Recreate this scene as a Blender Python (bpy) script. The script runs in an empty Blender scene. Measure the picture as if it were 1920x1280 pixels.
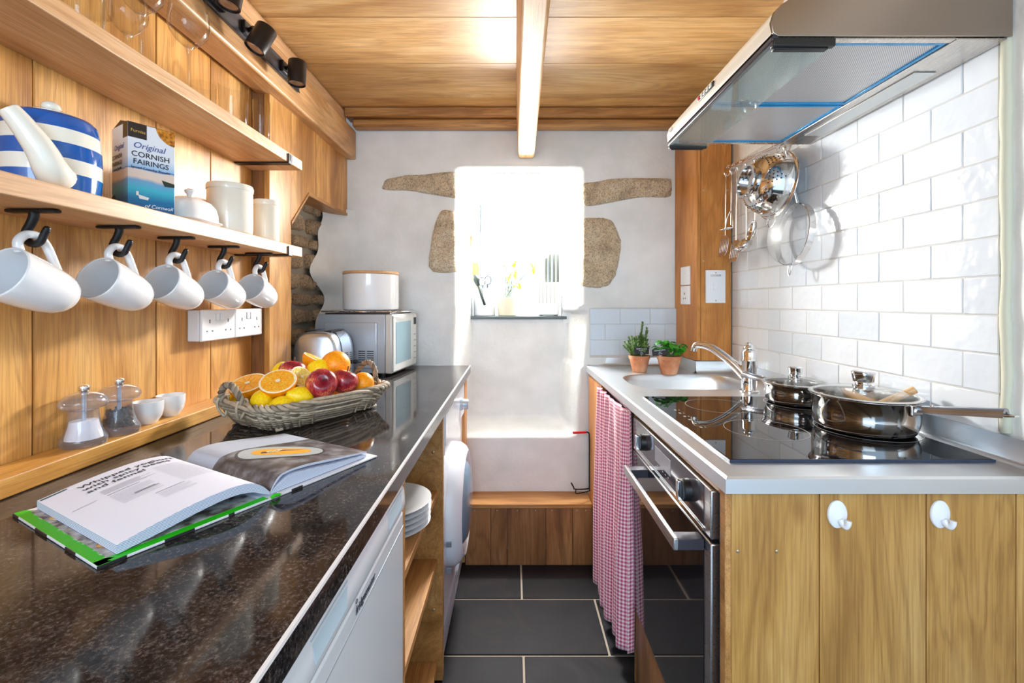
import bpy, bmesh, math, random
from math import pi, sin, cos, sqrt, atan2
from mathutils import Vector, Matrix, noise
random.seed(7)
S = bpy.context.scene
C = S.collection
# ---------------------------------------------------------------- camera, world, lights, exposure
F, VX, HY, CZ = 853.0, 963.0, 566.0, 1.21          # focal length in px of 1920, vanishing point, eye height
cd = bpy.data.cameras.new('camera'); cam = bpy.data.objects.new('camera', cd); C.objects.link(cam)
cam.location = (0, 0, CZ); cam.rotation_euler = (pi/2, 0, 0)
cd.sensor_width = 36; cd.sensor_fit = 'HORIZONTAL'; cd.lens = 36*F/1920
cd.shift_x = (960-VX)/1920; cd.shift_y = (HY-640)/1920
cd.clip_start = .02; cd.clip_end = 60
S.camera = cam
vs = S.view_settings
vs.view_transform = 'Standard'; vs.look = 'None'; vs.gamma = 1; vs.use_curve_mapping = False
vs.exposure = 0.50
try: S.cycles.transparent_max_bounces = 24
except Exception: pass
w = bpy.data.worlds.new('daylight'); S.world = w; w.use_nodes = True
bg = w.node_tree.nodes['Background']; bg.inputs[0].default_value = (.56, .77, 1, 1); bg.inputs[1].default_value = 1.52
def area(name, loc, target, sx, sy, power, col):
    l = bpy.data.lights.new(name, 'AREA'); l.shape = 'RECTANGLE'; l.size = sx; l.size_y = sy; l.energy = power; l.color = col
    o = bpy.data.objects.new(name, l); C.objects.link(o); o.location = loc
    o.rotation_euler = (Vector(target)-Vector(loc)).to_track_quat('-Z', 'Y').to_euler()
    return o
area('window_daylight', (.02, 2.60, 1.72), (0, .6, 1.35), .22, .15, 38, (1, .98, .95))
area('rear_fill', (-.30, -1.15, 1.70), (.45, 2.2, 1.25), 1.1, 1.1, 21, (.72, .88, 1))  # added fill lamp behind the camera, brightens the back and right walls

def P(px, py, Y):                                  # a point of the room from where it is seen and how deep it stands
    return Vector(((px-VX)*Y/F, Y, CZ-(py-HY)*Y/F))
def sr(r, g, b):
    f = lambda v: (v/255/12.92) if v/255 <= .04045 else ((v/255+.055)/1.055)**2.4
    return (f(r), f(g), f(b), 1)
# ---------------------------------------------------------------- materials
MATS = {}
def mat(name, col=(1, 1, 1, 1), rough=.5, metal=0, trans=0, ior=1.5, emit=0, coat=0, alpha=1, aniso=0, spec=.5):
    m = bpy.data.materials.new(name); m.use_nodes = True
    b = m.node_tree.nodes['Principled BSDF']; i = b.inputs
    i['Base Color'].default_value = col; i['Roughness'].default_value = rough; i['Metallic'].default_value = metal
    i['Transmission Weight'].default_value = trans; i['IOR'].default_value = ior; i['Coat Weight'].default_value = coat
    i['Alpha'].default_value = alpha; i['Specular IOR Level'].default_value = spec
    if aniso: i['Anisotropic'].default_value = aniso
    if emit: i['Emission Color'].default_value = col; i['Emission Strength'].default_value = emit
    MATS[name] = m
    return m
class N:                                           # small node-graph helper
    def __init__(s, m): s.t = m.node_tree; s.b = s.t.nodes['Principled BSDF']
    def n(s, ty, **k):
        x = s.t.nodes.new(ty)
        for a, v in k.items():
            if a.startswith('i_'): x.inputs[int(a[2:]) if a[2:].isdigit() else a[2:]].default_value = v
            else: setattr(x, a, v)
        return x
    def l(s, a, b): s.t.links.new(a, b)
    def ramp(s, stops, fac):
        r = s.n('ShaderNodeValToRGB'); e = r.color_ramp.elements
        while len(e) < len(stops): e.new(.5)
        for k, (p, c) in enumerate(stops): e[k].position = p; e[k].color = c
        s.l(fac, r.inputs[0]); return r.outputs[0]
    def mix(s, fac, a, b, mode='MIX'):
        x = s.n('ShaderNodeMix', data_type='RGBA', blend_type=mode)
        for sock, v in ((0, fac), (6, a), (7, b)):
            if hasattr(v, 'is_output'): s.l(v, x.inputs[sock])
            else: x.inputs[sock].default_value = v
        return x.outputs[2]
    def math(s, op, a, b=0, c=0):
        x = s.n('ShaderNodeMath', operation=op)
        for k, v in enumerate((a, b, c)):
            if hasattr(v, 'is_output'): s.l(v, x.inputs[k])
            else: x.inputs[k].default_value = v
        return x.outputs[0]
    def bump(s, h, strength=.2, dist=.002):
        x = s.n('ShaderNodeBump'); x.inputs['Strength'].default_value = strength; x.inputs['Distance'].default_value = dist
        s.l(h, x.inputs['Height']); s.l(x.outputs[0], s.b.inputs['Normal'])
def wood(name, dark, mid, light, axis='Z', rough=.45, vary=.25, knots=True, bump=.25):
    m = mat(name, mid, rough); g = N(m)
    tc = g.n('ShaderNodeTexCoord'); geo = g.n('ShaderNodeNewGeometry')
    off = g.n('ShaderNodeVectorMath', operation='SCALE'); off.inputs[0].default_value = (13.1, 7.7, 9.3)
    g.l(geo.outputs['Random Per Island'], off.inputs['Scale'])
    add = g.n('ShaderNodeVectorMath', operation='ADD'); g.l(tc.outputs['Object'], add.inputs[0]); g.l(off.outputs[0], add.inputs[1])
    def mp(a, b):
        sc = [a, a, a]; sc['XYZ'.index(axis)] = b
        q = g.n('ShaderNodeMapping'); q.inputs['Scale'].default_value = sc; g.l(add.outputs[0], q.inputs[0]); return q.outputs[0]
    n1 = g.n('ShaderNodeTexNoise', i_Scale=1.0, i_Detail=5.0, i_Distortion=1.6); g.l(mp(7, .9), n1.inputs['Vector'])
    rings = g.math('SINE', g.math('MULTIPLY', n1.outputs[0], 42.0))
    rings = g.math('MULTIPLY_ADD', rings, .5, .5)
    n2 = g.n('ShaderNodeTexNoise', i_Scale=1.0, i_Detail=3.0); g.l(mp(330, 9), n2.inputs['Vector'])
    n3 = g.n('ShaderNodeTexNoise', i_Scale=1.0, i_Detail=4.0, i_Distortion=.6); g.l(mp(9, 2.2), n3.inputs['Vector'])
    base = g.ramp([(.28, dark), (.5, mid), (.74, light)], n3.outputs[0])
    c1 = g.mix(g.math('MULTIPLY', g.math('POWER', rings, 3.0), .42), base, dark)
    fib = g.ramp([(.36, (.62, .55, .48, 1)), (.6, (1, 1, 1, 1))], n2.outputs[0])
    c2 = g.mix(.55, c1, fib, 'MULTIPLY')
    hv = g.n('ShaderNodeHueSaturation'); g.l(c2, hv.inputs['Color'])
    rnd = g.math('MULTIPLY_ADD', geo.outputs['Random Per Island'], vary*2, 1-vary)
    g.l(rnd, hv.inputs['Value'])
    outc = hv.outputs[0]
    if knots:
        v = g.n('ShaderNodeTexVoronoi', i_Scale=1.0); g.l(mp(4.4, 2.2), v.inputs['Vector'])
        kn = g.ramp([(.0, (.35, .25, .17, 1)), (.035, (.55, .42, .3, 1)), (.09, (1, 1, 1, 1))], v.outputs['Distance'])
        outc = g.mix(.8, outc, kn, 'MULTIPLY')
    g.l(outc, g.b.inputs['Base Color'])
    g.bump(n2.outputs[0], bump, .0012)
    return m
OAK = (sr(164, 108, 46), sr(218, 160, 84), sr(238, 190, 116))
wood('oak_wall', *OAK, axis='Z', rough=.38)
wood('oak_panel', sr(146, 100, 44), sr(196, 148, 78), sr(216, 174, 108), axis='Z', rough=.42, vary=.10)
wood('oak_beam', sr(176, 126, 78), sr(214, 168, 114), sr(234, 196, 148), axis='Y', vary=.1)
wood('oak_shelf', sr(196, 146, 98), sr(222, 178, 132), sr(238, 204, 164), axis='Y', vary=.05, knots=False)
wood('oak_ceiling', sr(176, 128, 74), sr(216, 170, 108), sr(234, 198, 144), axis='X', vary=.14)
wood('oak_batten', sr(196, 134, 58), sr(224, 168, 86), sr(238, 190, 112), axis='Y', vary=.05)
wood('oak_frame', sr(146, 98, 48), sr(196, 142, 80), sr(214, 164, 104), axis='Y', vary=.12)
wood('oak_post', sr(172, 108, 44), sr(208, 140, 66), sr(224, 162, 88), axis='Z', vary=.08)
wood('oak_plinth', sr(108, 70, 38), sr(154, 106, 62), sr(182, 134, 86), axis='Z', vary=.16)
wood('oak_bench', sr(150, 100, 52), sr(194, 140, 80), sr(214, 166, 104), axis='X', vary=.05)
wood('light_wood', sr(200, 150, 100), sr(222, 178, 130), sr(236, 200, 156), axis='X', vary=.02, knots=False)

m = mat('plaster', sr(234, 235, 234), .85); g = N(m); tc = g.n('ShaderNodeTexCoord')
n = g.n('ShaderNodeTexNoise', i_Scale=7.0, i_Detail=4.0); g.l(tc.outputs['Object'], n.inputs['Vector'])
g.l(g.ramp([(.3, sr(222, 225, 224)), (.7, sr(238, 240, 240))], n.outputs[0]), g.b.inputs['Base Color'])
n2 = g.n('ShaderNodeTexNoise', i_Scale=60.0, i_Detail=3.0); g.l(tc.outputs['Object'], n2.inputs['Vector'])
ad = g.math('MULTIPLY_ADD', n.outputs[0], 3.0, n2.outputs[0]); g.bump(ad, .35, .004)

def stone(name, cols):
    m = mat(name, cols[1], .9); g = N(m); tc = g.n('ShaderNodeTexCoord')
    a = g.n('ShaderNodeTexNoise', i_Scale=9.0, i_Detail=8.0, i_Roughness=.7); g.l(tc.outputs['Object'], a.inputs['Vector'])
    b = g.n('ShaderNodeTexNoise', i_Scale=150.0, i_Detail=4.0); g.l(tc.outputs['Object'], b.inputs['Vector'])
    base = g.ramp([(.3, cols[0]), (.5, cols[1]), (.7, cols[2])], a.outputs[0])
    sp = g.ramp([(.36, (.45, .4, .36, 1)), (.5, (1, 1, 1, 1)), (.64, (1.25, 1.22, 1.15, 1))], b.outputs[0])
    g.l(g.mix(.65, base, sp, 'MULTIPLY'), g.b.inputs['Base Color'])
    h = g.math('MULTIPLY_ADD', a.outputs[0], 4.0, b.outputs[0]); g.bump(h, 1.0, .010)
stone('granite_stone', (sr(178, 156, 130), sr(226, 206, 174), sr(244, 232, 208)))
stone('rubble_stone', (sr(134, 114, 90), sr(184, 160, 130), sr(212, 192, 162)))
mat('mortar', sr(150, 142, 128), .95)

m = mat('black_granite', (.03, .03, .03, 1), .07, spec=.42); g = N(m); tc = g.n('ShaderNodeTexCoord')
a = g.n('ShaderNodeTexNoise', i_Scale=190.0, i_Detail=5.0, i_Roughness=.8); g.l(tc.outputs['Object'], a.inputs['Vector'])
b = g.n('ShaderNodeTexVoronoi', i_Scale=150.0); g.l(tc.outputs['Object'], b.inputs['Vector'])
d = g.n('ShaderNodeTexNoise', i_Scale=26.0, i_Detail=3.0); g.l(tc.outputs['Object'], d.inputs['Vector'])
c1 = g.ramp([(.38, sr(14, 14, 16)), (.50, sr(44, 43, 46)), (.60, sr(82, 80, 80)), (.72, sr(140, 136, 132))], a.outputs[0])
c2 = g.ramp([(.35, (.4, .4, .42, 1)), (.65, (1.2, 1.05, .95, 1))], d.outputs[0])
g.l(g.mix(1.0, c1, c2, 'MULTIPLY'), g.b.inputs['Base Color'])
mat('granite_highlight', sr(214, 214, 218), .25)  # highlight colour for the worktop's front arris

m = mat('slate', (.03, .035, .04, 1), .5, spec=.25); g = N(m); tc = g.n('ShaderNodeTexCoord'); geo = g.n('ShaderNodeNewGeometry')
off = g.n('ShaderNodeVectorMath', operation='SCALE'); off.inputs[0].default_value = (5, 9, 3); g.l(geo.outputs['Random Per Island'], off.inputs['Scale'])
ad = g.n('ShaderNodeVectorMath', operation='ADD'); g.l(tc.outputs['Object'], ad.inputs[0]); g.l(off.outputs[0], ad.inputs[1])
a = g.n('ShaderNodeTexNoise', i_Scale=5.0, i_Detail=7.0, i_Distortion=1.2); g.l(ad.outputs[0], a.inputs['Vector'])
base = g.ramp([(.3, sr(20, 22, 26)), (.55, sr(31, 31, 35)), (.75, sr(52, 48, 46))], a.outputs[0])
hv = g.n('ShaderNodeHueSaturation'); g.l(base, hv.inputs['Color']); g.l(g.math('MULTIPLY_ADD', geo.outputs['Random Per Island'], .5, .75), hv.inputs['Value'])
g.l(hv.outputs[0], g.b.inputs['Base Color']); g.l(g.ramp([(.3, (.5,)*3+(1,)), (.7, (.7,)*3+(1,))], a.outputs[0]), g.b.inputs['Roughness']); g.bump(a.outputs[0], .5, .006)
mat('grout', sr(176, 164, 150), .9)
mat('tile_grout', sr(196, 196, 194), .9)
m = mat('glazed_tile', sr(228, 232, 236), .09, coat=.4); g = N(m); tc = g.n('ShaderNodeTexCoord'); geo = g.n('ShaderNodeNewGeometry')
a = g.n('ShaderNodeTexNoise', i_Scale=22.0, i_Detail=2.0); g.l(tc.outputs['Object'], a.inputs['Vector']); g.bump(a.outputs[0], .32, .008)
g.l(g.ramp([(0, sr(212, 219, 227)), (1, sr(226, 231, 236))], geo.outputs['Random Per Island']), g.b.inputs['Base Color'])
m = mat('pale_blue_tile', sr(206, 218, 230), .1, coat=.4); g = N(m); tc = g.n('ShaderNodeTexCoord')
a = g.n('ShaderNodeTexNoise', i_Scale=22.0, i_Detail=2.0); g.l(tc.outputs['Object'], a.inputs['Vector']); g.bump(a.outputs[0], .32, .008)
mat('filler_bead', sr(206, 206, 186), .7)

def brushed(name, col, rough, axis):
    m = mat(name, col, rough, .92 if 'worktop' in name else 1); g = N(m); tc = g.n('ShaderNodeTexCoord')
    sc = [260, 260, 260]; sc['XYZ'.index(axis)] = 3
    q = g.n('ShaderNodeMapping'); q.inputs['Scale'].default_value = sc; g.l(tc.outputs['Object'], q.inputs[0])
    a = g.n('ShaderNodeTexNoise', i_Scale=1.0, i_Detail=3.0); g.l(q.outputs[0], a.inputs['Vector'])
    g.l(g.math('MULTIPLY_ADD', a.outputs[0], .22, rough-.11), g.b.inputs['Roughness']); g.bump(a.outputs[0], .08, .0006)
brushed('steel_worktop', sr(222, 226, 230), .34, 'X')
brushed('steel_hood', sr(196, 190, 184), .27, 'Y')
brushed('steel_trim', sr(206, 206, 208), .3, 'Y')
mat('steel_side', sr(170, 160, 150), .3, 1)
mat('steel_cream', sr(226, 224, 214), .38, .35)
mat('chrome', sr(232, 232, 234), .05, 1)
mat('polished_steel', sr(214, 212, 210), .09, 1)
mat('polished_toaster', sr(196, 204, 216), .3, .9)
mat('handle_steel', sr(150, 154, 162), .26, 1)
mat('black_glass', (.004, .004, .005, 1), .015, spec=.7)
mat('hob_edge', sr(34, 50, 74), .2)
mat('hob_print', sr(150, 148, 144), .4)
mat('oven_glass', sr(22, 20, 24), .04, spec=.7)
mat('oven_navy', sr(26, 42, 70), .35)
mat('panel_glass', sr(70, 66, 74), .10, .2)
mat('black_plastic', sr(24, 24, 26), .4)
mat('black_iron', sr(22, 22, 24), .42, .2)
mat('spot_black', sr(34, 30, 30), .38, .3)
mat('track_grey', sr(70, 68, 76), .35, .5)
mat('bulb_glass', sr(150, 130, 120), .1, .4)
mat('white_china', sr(240, 242, 245), .12, coat=.5)
mat('cream_china', sr(240, 238, 226), .14, coat=.5)
mat('blue_glaze', sr(20, 92, 178), .1, coat=.6)
mat('white_plastic', sr(240, 242, 246), .3)
mat('white_enamel', sr(232, 238, 246), .14, coat=.3)
mat('fridge_blue', sr(196, 222, 238), .25)
mat('silver_paint', sr(188, 196, 206), .3, .35)
mat('silver_front', sr(214, 216, 214), .3, .25)
mat('microwave_glass', sr(140, 168, 180), .1, .2)
mat('door_glass', sr(120, 150, 175), .06, .2)
mat('dark_slot', sr(40, 44, 52), .5)
mat('socket_slot', sr(90, 90, 94), .5)
def thin_glass(name, tint, ior, rough=.0, body=0.0, bodycol=(1, 1, 1, 1), pw=3.2):
    m = mat(name); g = N(m); t = g.n('ShaderNodeBsdfTransparent'); t.inputs[0].default_value = tint
    gl = g.n('ShaderNodeBsdfGlossy'); gl.inputs['Roughness'].default_value = rough
    fr = g.n('ShaderNodeLayerWeight'); fr.inputs[0].default_value = .5
    mx = g.n('ShaderNodeMixShader'); g.l(g.math('MULTIPLY_ADD', g.math('POWER', fr.outputs[1], pw), .85, .05*(ior/1.5)), mx.inputs[0]); g.l(t.outputs[0], mx.inputs[1]); g.l(gl.outputs[0], mx.inputs[2]); out = mx
    if body:
        d = g.n('ShaderNodeBsdfDiffuse'); d.inputs[0].default_value = bodycol; m2 = g.n('ShaderNodeMixShader'); m2.inputs[0].default_value = body
        g.l(mx.outputs[0], m2.inputs[1]); g.l(d.outputs[0], m2.inputs[2]); out = m2
    g.l(out.outputs[0], g.t.nodes['Material Output'].inputs[0])
thin_glass('glass', (.95, .96, .96, 1), 1.5, .02)
thin_glass('acrylic', (.88, .89, .95, 1), 1.6, .04, .07, (.9, .92, 1, 1), 2.0)
thin_glass('lid_glass', (.93, .97, .96, 1), 1.5, .02)
thin_glass('hood_glass', (.92, .97, .96, 1), 1.5, .03, .16, (.75, .88, .86, 1))
mat('filter_blue', sr(10, 150, 214), .2, .1)
m = mat('filter_mesh', sr(196, 194, 194), .42, .45); g = N(m); tc = g.n('ShaderNodeTexCoord')
sx = g.n('ShaderNodeSeparateXYZ'); g.l(tc.outputs['Object'], sx.inputs[0])
wv = g.math('MULTIPLY', g.math('SINE', g.math('MULTIPLY', sx.outputs[0], 1400.0)), g.math('SINE', g.math('MULTIPLY', sx.outputs[1], 1400.0)))
g.l(g.ramp([(.3, sr(150, 148, 150)), (.75, sr(236, 234, 234))], g.math('MULTIPLY_ADD', wv, .5, .5)), g.b.inputs['Base Color'])
mat('salt', sr(246, 246, 248), .9)
m = mat('peppercorn', sr(40, 32, 30), .8)
def fleck(name, a_, b_, c_, scale, rough=.4, bumpd=.0006):
    m = mat(name, b_, rough); g = N(m); tc = g.n('ShaderNodeTexCoord')
    a = g.n('ShaderNodeTexNoise', i_Scale=scale, i_Detail=4.0); g.l(tc.outputs['Object'], a.inputs['Vector'])
    g.l(g.ramp([(.35, a_), (.5, b_), (.66, c_)], a.outputs[0]), g.b.inputs['Base Color']); g.bump(a.outputs[0], .4, bumpd); return m
fleck('orange_peel', sr(246, 138, 0), sr(255, 160, 4), sr(255, 176, 24), 260, .38, .001)
fleck('lemon_peel', sr(250, 200, 4), sr(255, 220, 8), sr(255, 230, 40), 220, .36, .001)
fleck('orange_flesh', sr(255, 160, 20), sr(255, 180, 36), sr(255, 214, 90), 300, .25, .001)
fleck('lemon_flesh', sr(220, 196, 70), sr(240, 216, 110), sr(250, 236, 170), 200, .25, .001)
mat('pith', sr(252, 238, 206), .6)
m = mat('apple_skin', sr(150, 20, 34), .22, coat=.4); g = N(m); tc = g.n('ShaderNodeTexCoord')
q = g.n('ShaderNodeMapping'); q.inputs['Scale'].default_value = (60, 60, 9); g.l(tc.outputs['Generated'], q.inputs[0]); 
a = g.n('ShaderNodeTexNoise', i_Scale=.5, i_Detail=4.0); g.l(q.outputs[0], a.inputs['Vector'])
b = g.n('ShaderNodeTexNoise', i_Scale=1.7, i_Detail=1.0); g.l(tc.outputs['Generated'], b.inputs['Vector'])
sm = g.math('ADD', g.math('MULTIPLY', a.outputs[0], .35), g.math('MULTIPLY', b.outputs[0], .65))
g.l(g.ramp([(.40, sr(124, 18, 42)), (.50, sr(178, 40, 50)), (.57, sr(212, 110, 78)), (.64, sr(222, 200, 96))], sm), g.b.inputs['Base Color'])
mat('stem_brown', sr(90, 66, 40), .8)
mat('lemon_nub', sr(150, 160, 50), .6)
m = mat('wicker', sr(150, 136, 116), .75); g = N(m); geo = g.n('ShaderNodeNewGeometry'); tc = g.n('ShaderNodeTexCoord')
a = g.n('ShaderNodeTexNoise', i_Scale=90.0, i_Detail=3.0); g.l(tc.outputs['Object'], a.inputs['Vector'])
b1 = g.ramp([(0, sr(110, 98, 86)), (.5, sr(164, 150, 130)), (1, sr(204, 188, 164))], geo.outputs['Random Per Island'])
g.l(g.mix(.5, b1, g.ramp([(.35, (.55, .52, .5, 1)), (.6, (1.1, 1.1, 1.1, 1))], a.outputs[0]), 'MULTIPLY'), g.b.inputs['Base Color']); g.bump(a.outputs[0], .4, .001)
mat('paper', sr(226, 230, 248), .7)
m = mat('paper_edge', sr(200, 212, 234), .8); g = N(m); tc = g.n('ShaderNodeTexCoord'); sx = g.n('ShaderNodeSeparateXYZ'); g.l(tc.outputs['Object'], sx.inputs[0])
g.l(g.ramp([(.2, sr(150, 166, 200)), (.8, sr(226, 232, 244))], g.math('MULTIPLY_ADD', g.math('SINE', g.math('MULTIPLY', sx.outputs[2], 3200.0)), .5, .5)), g.b.inputs['Base Color'])
fleck('print_grey', sr(66, 62, 64), sr(96, 92, 94), sr(136, 138, 146), 40, .35, .0)
mat('print_pale', sr(182, 192, 210), .4); mat('print_rim', sr(52, 54, 56), .4); mat('print_plate', sr(172, 182, 184), .4)
mat('print_soup', sr(240, 168, 36), .4); mat('print_beet', sr(98, 48, 62), .4); mat('print_cream', sr(228, 232, 200), .4)
mat('ink', sr(36, 38, 46), .6); mat('ink_grey', sr(120, 124, 140), .6); mat('ink_teal', sr(70, 92, 96), .6)
mat('cover_green', sr(40, 200, 14), .4); mat('cover_white', sr(228, 230, 238), .4); mat('cover_black', sr(40, 40, 44), .4)
fleck('endpaper', sr(96, 84, 82), sr(168, 166, 166), sr(204, 206, 210), 60, .5, 0); fleck('endpaper_food', sr(120, 66, 30), sr(220, 160, 70), sr(240, 222, 170), 70, .5, 0)
m = mat('carton_print', (1, 1, 1, 1), .35); g = N(m); tc = g.n('ShaderNodeTexCoord'); sx = g.n('ShaderNodeSeparateXYZ'); g.l(tc.outputs['Object'], sx.inputs[0])
nz = g.n('ShaderNodeTexNoise', i_Scale=26.0, i_Detail=2.0); g.l(tc.outputs['Object'], nz.inputs['Vector'])
hz = g.math('ADD', g.math('MULTIPLY', sx.outputs[2], 1/.167), g.math('MULTIPLY_ADD', nz.outputs[0], .06, -.03))
g.l(g.ramp([(0, sr(10, 84, 140)), (.13, sr(8, 110, 160)), (.25, sr(60, 178, 200)), (.34, sr(110, 160, 200)), (.38, sr(226, 204, 186)), (.47, sr(222, 206, 196)), (.485, sr(40, 120, 190)), (.50, sr(150, 190, 226)), (.62, sr(226, 232, 242)), (1, sr(236, 238, 242))], hz), g.b.inputs['Base Color'])
fleck('biscuit_print', sr(130, 70, 10), sr(196, 120, 24), sr(226, 160, 60), 160, .4, 0)
mat('gold_ink', sr(214, 176, 86), .4); mat('carton_black', sr(44, 36, 34), .4); mat('hull_white', sr(230, 226, 220), .5); mat('ink_blue', sr(70, 84, 150), .5); mat('ink_white', sr(240, 244, 250), .5); mat('rock_print', sr(36, 52, 44), .5)
fleck('terracotta', sr(186, 116, 80), sr(206, 140, 102), sr(218, 166, 132), 18, .85, .001)
mat('soil', sr(60, 44, 34), .95)
mat('rosemary_leaf', sr(92, 134, 66), .6); mat('rosemary_light', sr(150, 178, 98), .6); mat('basil_leaf', sr(52, 152, 30), .38); mat('herb_stem', sr(110, 120, 70), .7)
mat('yellow_leaf', sr(200, 222, 0), .5)
m = mat('gingham', (1, 1, 1, 1), .85); g = N(m); uv = g.n('ShaderNodeUVMap'); sx = g.n('ShaderNodeSeparateXYZ'); g.l(uv.outputs[0], sx.inputs[0])
s1 = g.math('GREATER_THAN', g.math('FRACT', g.math('MULTIPLY', sx.outputs[0], 84.0)), .5); s2 = g.math('GREATER_THAN', g.math('FRACT', g.math('MULTIPLY', sx.outputs[1], 84.0)), .5)
g.l(g.ramp([(0, sr(252, 240, 244)), (.4, sr(246, 164, 182)), (.8, sr(180, 74, 116))], g.math('MULTIPLY', g.math('ADD', s1, s2), .45)), g.b.inputs['Base Color'])
g.b.inputs['Sheen Weight'].default_value = .2
m = mat('sieve_mesh', sr(176, 178, 178), .5, .3, alpha=.36)
mat('red_grip', sr(206, 30, 40), .4); mat('label_black', sr(26, 24, 30), .5); mat('cream_pot', sr(236, 230, 206), .5)
mat('lcd_grey', sr(140, 140, 150), .3); mat('screw', sr(196, 180, 150), .35, .8); thin_glass('sky_glass', (1, 1, 1, 1), 1.45)
mat('sill_slate', sr(92, 102, 106), .5); mat('logo', sr(60, 66, 80), .4); mat('wash_grey', sr(150, 160, 172), .3, .5)
mat('green_grey', sr(52, 66, 62), .4); mat('knife_handle', sr(96, 102, 96), .5); mat('white_gloss', sr(244, 244, 240), .2)
mat('peg', sr(214, 150, 82), .5)
# ---------------------------------------------------------------- mesh building
class MB:
    def __init__(s, M=None): s.v = []; s.f = []; s.mi = []; s.uv = None; s.M = M or Matrix(); s.cur = 0
    def add(s, vs_, fs, mi=None):
        k = len(s.v); s.v += [s.M @ Vector(p) for p in vs_]
        for f in fs: s.f.append([i+k for i in f]); s.mi.append(s.cur if mi is None else mi)
        return s
    def box(s, x0, x1, y0, y1, z0, z1, mi=None):
        return s.add([(x0,y0,z0),(x1,y0,z0),(x1,y1,z0),(x0,y1,z0),(x0,y0,z1),(x1,y0,z1),(x1,y1,z1),(x0,y1,z1)],
                     [(0,3,2,1),(4,5,6,7),(0,1,5,4),(1,2,6,5),(2,3,7,6),(3,0,4,7)], mi)
    def prism(s, pts, d, mi=None):                 # polygon (3-D points) extruded by vector d
        n_ = len(pts); d = Vector(d); a = [Vector(p) for p in pts]
        return s.add(a+[p+d for p in a], [tuple(range(n_))[::-1], tuple(range(n_, 2*n_))]+[(i, (i+1) % n_, (i+1) % n_+n_, i+n_) for i in range(n_)], mi)
    def lathe(s, prof, n_=32, mi=None, mis=None, a0=0, a1=2*pi):
        full = abs(a1-a0-2*pi) < 1e-6; m_ = n_ if full else n_+1
        vs_ = []; fs = []; ms = []
        for r, z in prof:
            for k in range(m_): t = a0+(a1-a0)*k/n_; vs_.append((r*cos(t), r*sin(t), z))
        for i in range(len(prof)-1):
            for k in range(n_):
                b = (k+1) % m_; fs.append((i*m_+k, i*m_+b, (i+1)*m_+b, (i+1)*m_+k)); ms.append(mis[i] if mis else (s.cur if mi is None else mi))
        k0 = len(s.v); s.v += [s.M @ Vector(p) for p in vs_]
        for f, q in zip(fs, ms): s.f.append([i+k0 for i in f]); s.mi.append(q)
        return s
    def cyl(s, p0, p1, r, n_=16, r1=None, mi=None): return s.tube([p0, p1], r, n_, mi, r1=r1)
    def tube(s, pts, r, n_=10, mi=None, closed=False, r1=None, flat=1.0, up=None):
        pts = [Vector(p) for p in pts]; L = len(pts); rs = r if isinstance(r, (list, tuple)) else [r+((r1-r)*i/(L-1) if r1 is not None else 0) for i in range(L)]
        vs_ = []; prev = None
        for i in range(L):
            if closed: t = (pts[(i+1) % L]-pts[i-1])
            else: t = pts[min(i+1, L-1)]-pts[max(i-1, 0)]
            t = t.normalized() if t.length > 1e-9 else Vector((0, 0, 1))
            if up is not None: a = Vector(up); a = (a-t*a.dot(t)).normalized()
            elif prev is None: a = t.orthogonal().normalized()
            else: a = (prev-t*prev.dot(t)); a = a.normalized() if a.length > 1e-6 else t.orthogonal().normalized()
            prev = a; b = t.cross(a)
            for k in range(n_): q = 2*pi*k/n_; vs_.append(pts[i]+a*cos(q)*rs[i]*flat+b*sin(q)*rs[i])
        fs = []
        for i in range(L if closed else L-1):
            j = (i+1) % L
            for k in range(n_): fs.append((i*n_+k, i*n_+(k+1) % n_, j*n_+(k+1) % n_, j*n_+k))
        if not closed: fs += [tuple(range(n_))[::-1], tuple(range((L-1)*n_, L*n_))]
        return s.add(vs_, fs, mi)
    def ball(s, c, r, n_=16, sc=(1, 1, 1), mi=None, R=None):
        vs_ = []; m_ = n_//2; R = R or Matrix()
        for i in range(m_+1):
            t = pi*i/m_
            for k in range(n_): q = 2*pi*k/n_; p = Vector((sin(t)*cos(q)*r*sc[0], sin(t)*sin(q)*r*sc[1], cos(t)*r*sc[2])); vs_.append(R.to_3x3() @ p+Vector(c))
        return s.add(vs_, [(i*n_+k, (i+1)*n_+k, (i+1)*n_+(k+1) % n_, i*n_+(k+1) % n_) for i in range(m_) for k in range(n_)], mi)
def smooth_path(pts, k=6, closed=False):
    pts = [Vector(p) for p in pts]; out = []; L = len(pts)
    for i in range(L if closed else L-1):
        g_ = (lambda j: pts[j % L]) if closed else (lambda j: pts[max(0, min(L-1, j))])
        a, b, c, d = g_(i-1), g_(i), g_(i+1), g_(i+2)
        for t in range(k):
            u = t/k; out.append(.5*((2*b)+(c-a)*u+(2*a-5*b+4*c-d)*u*u+(3*b-a-3*c+d)*u**3))
    if not closed: out.append(pts[-1])
    return out
def org(o):
    p = Vector((0, 0, 0))
    while o: p += o.location; o = o.parent
    return p
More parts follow.
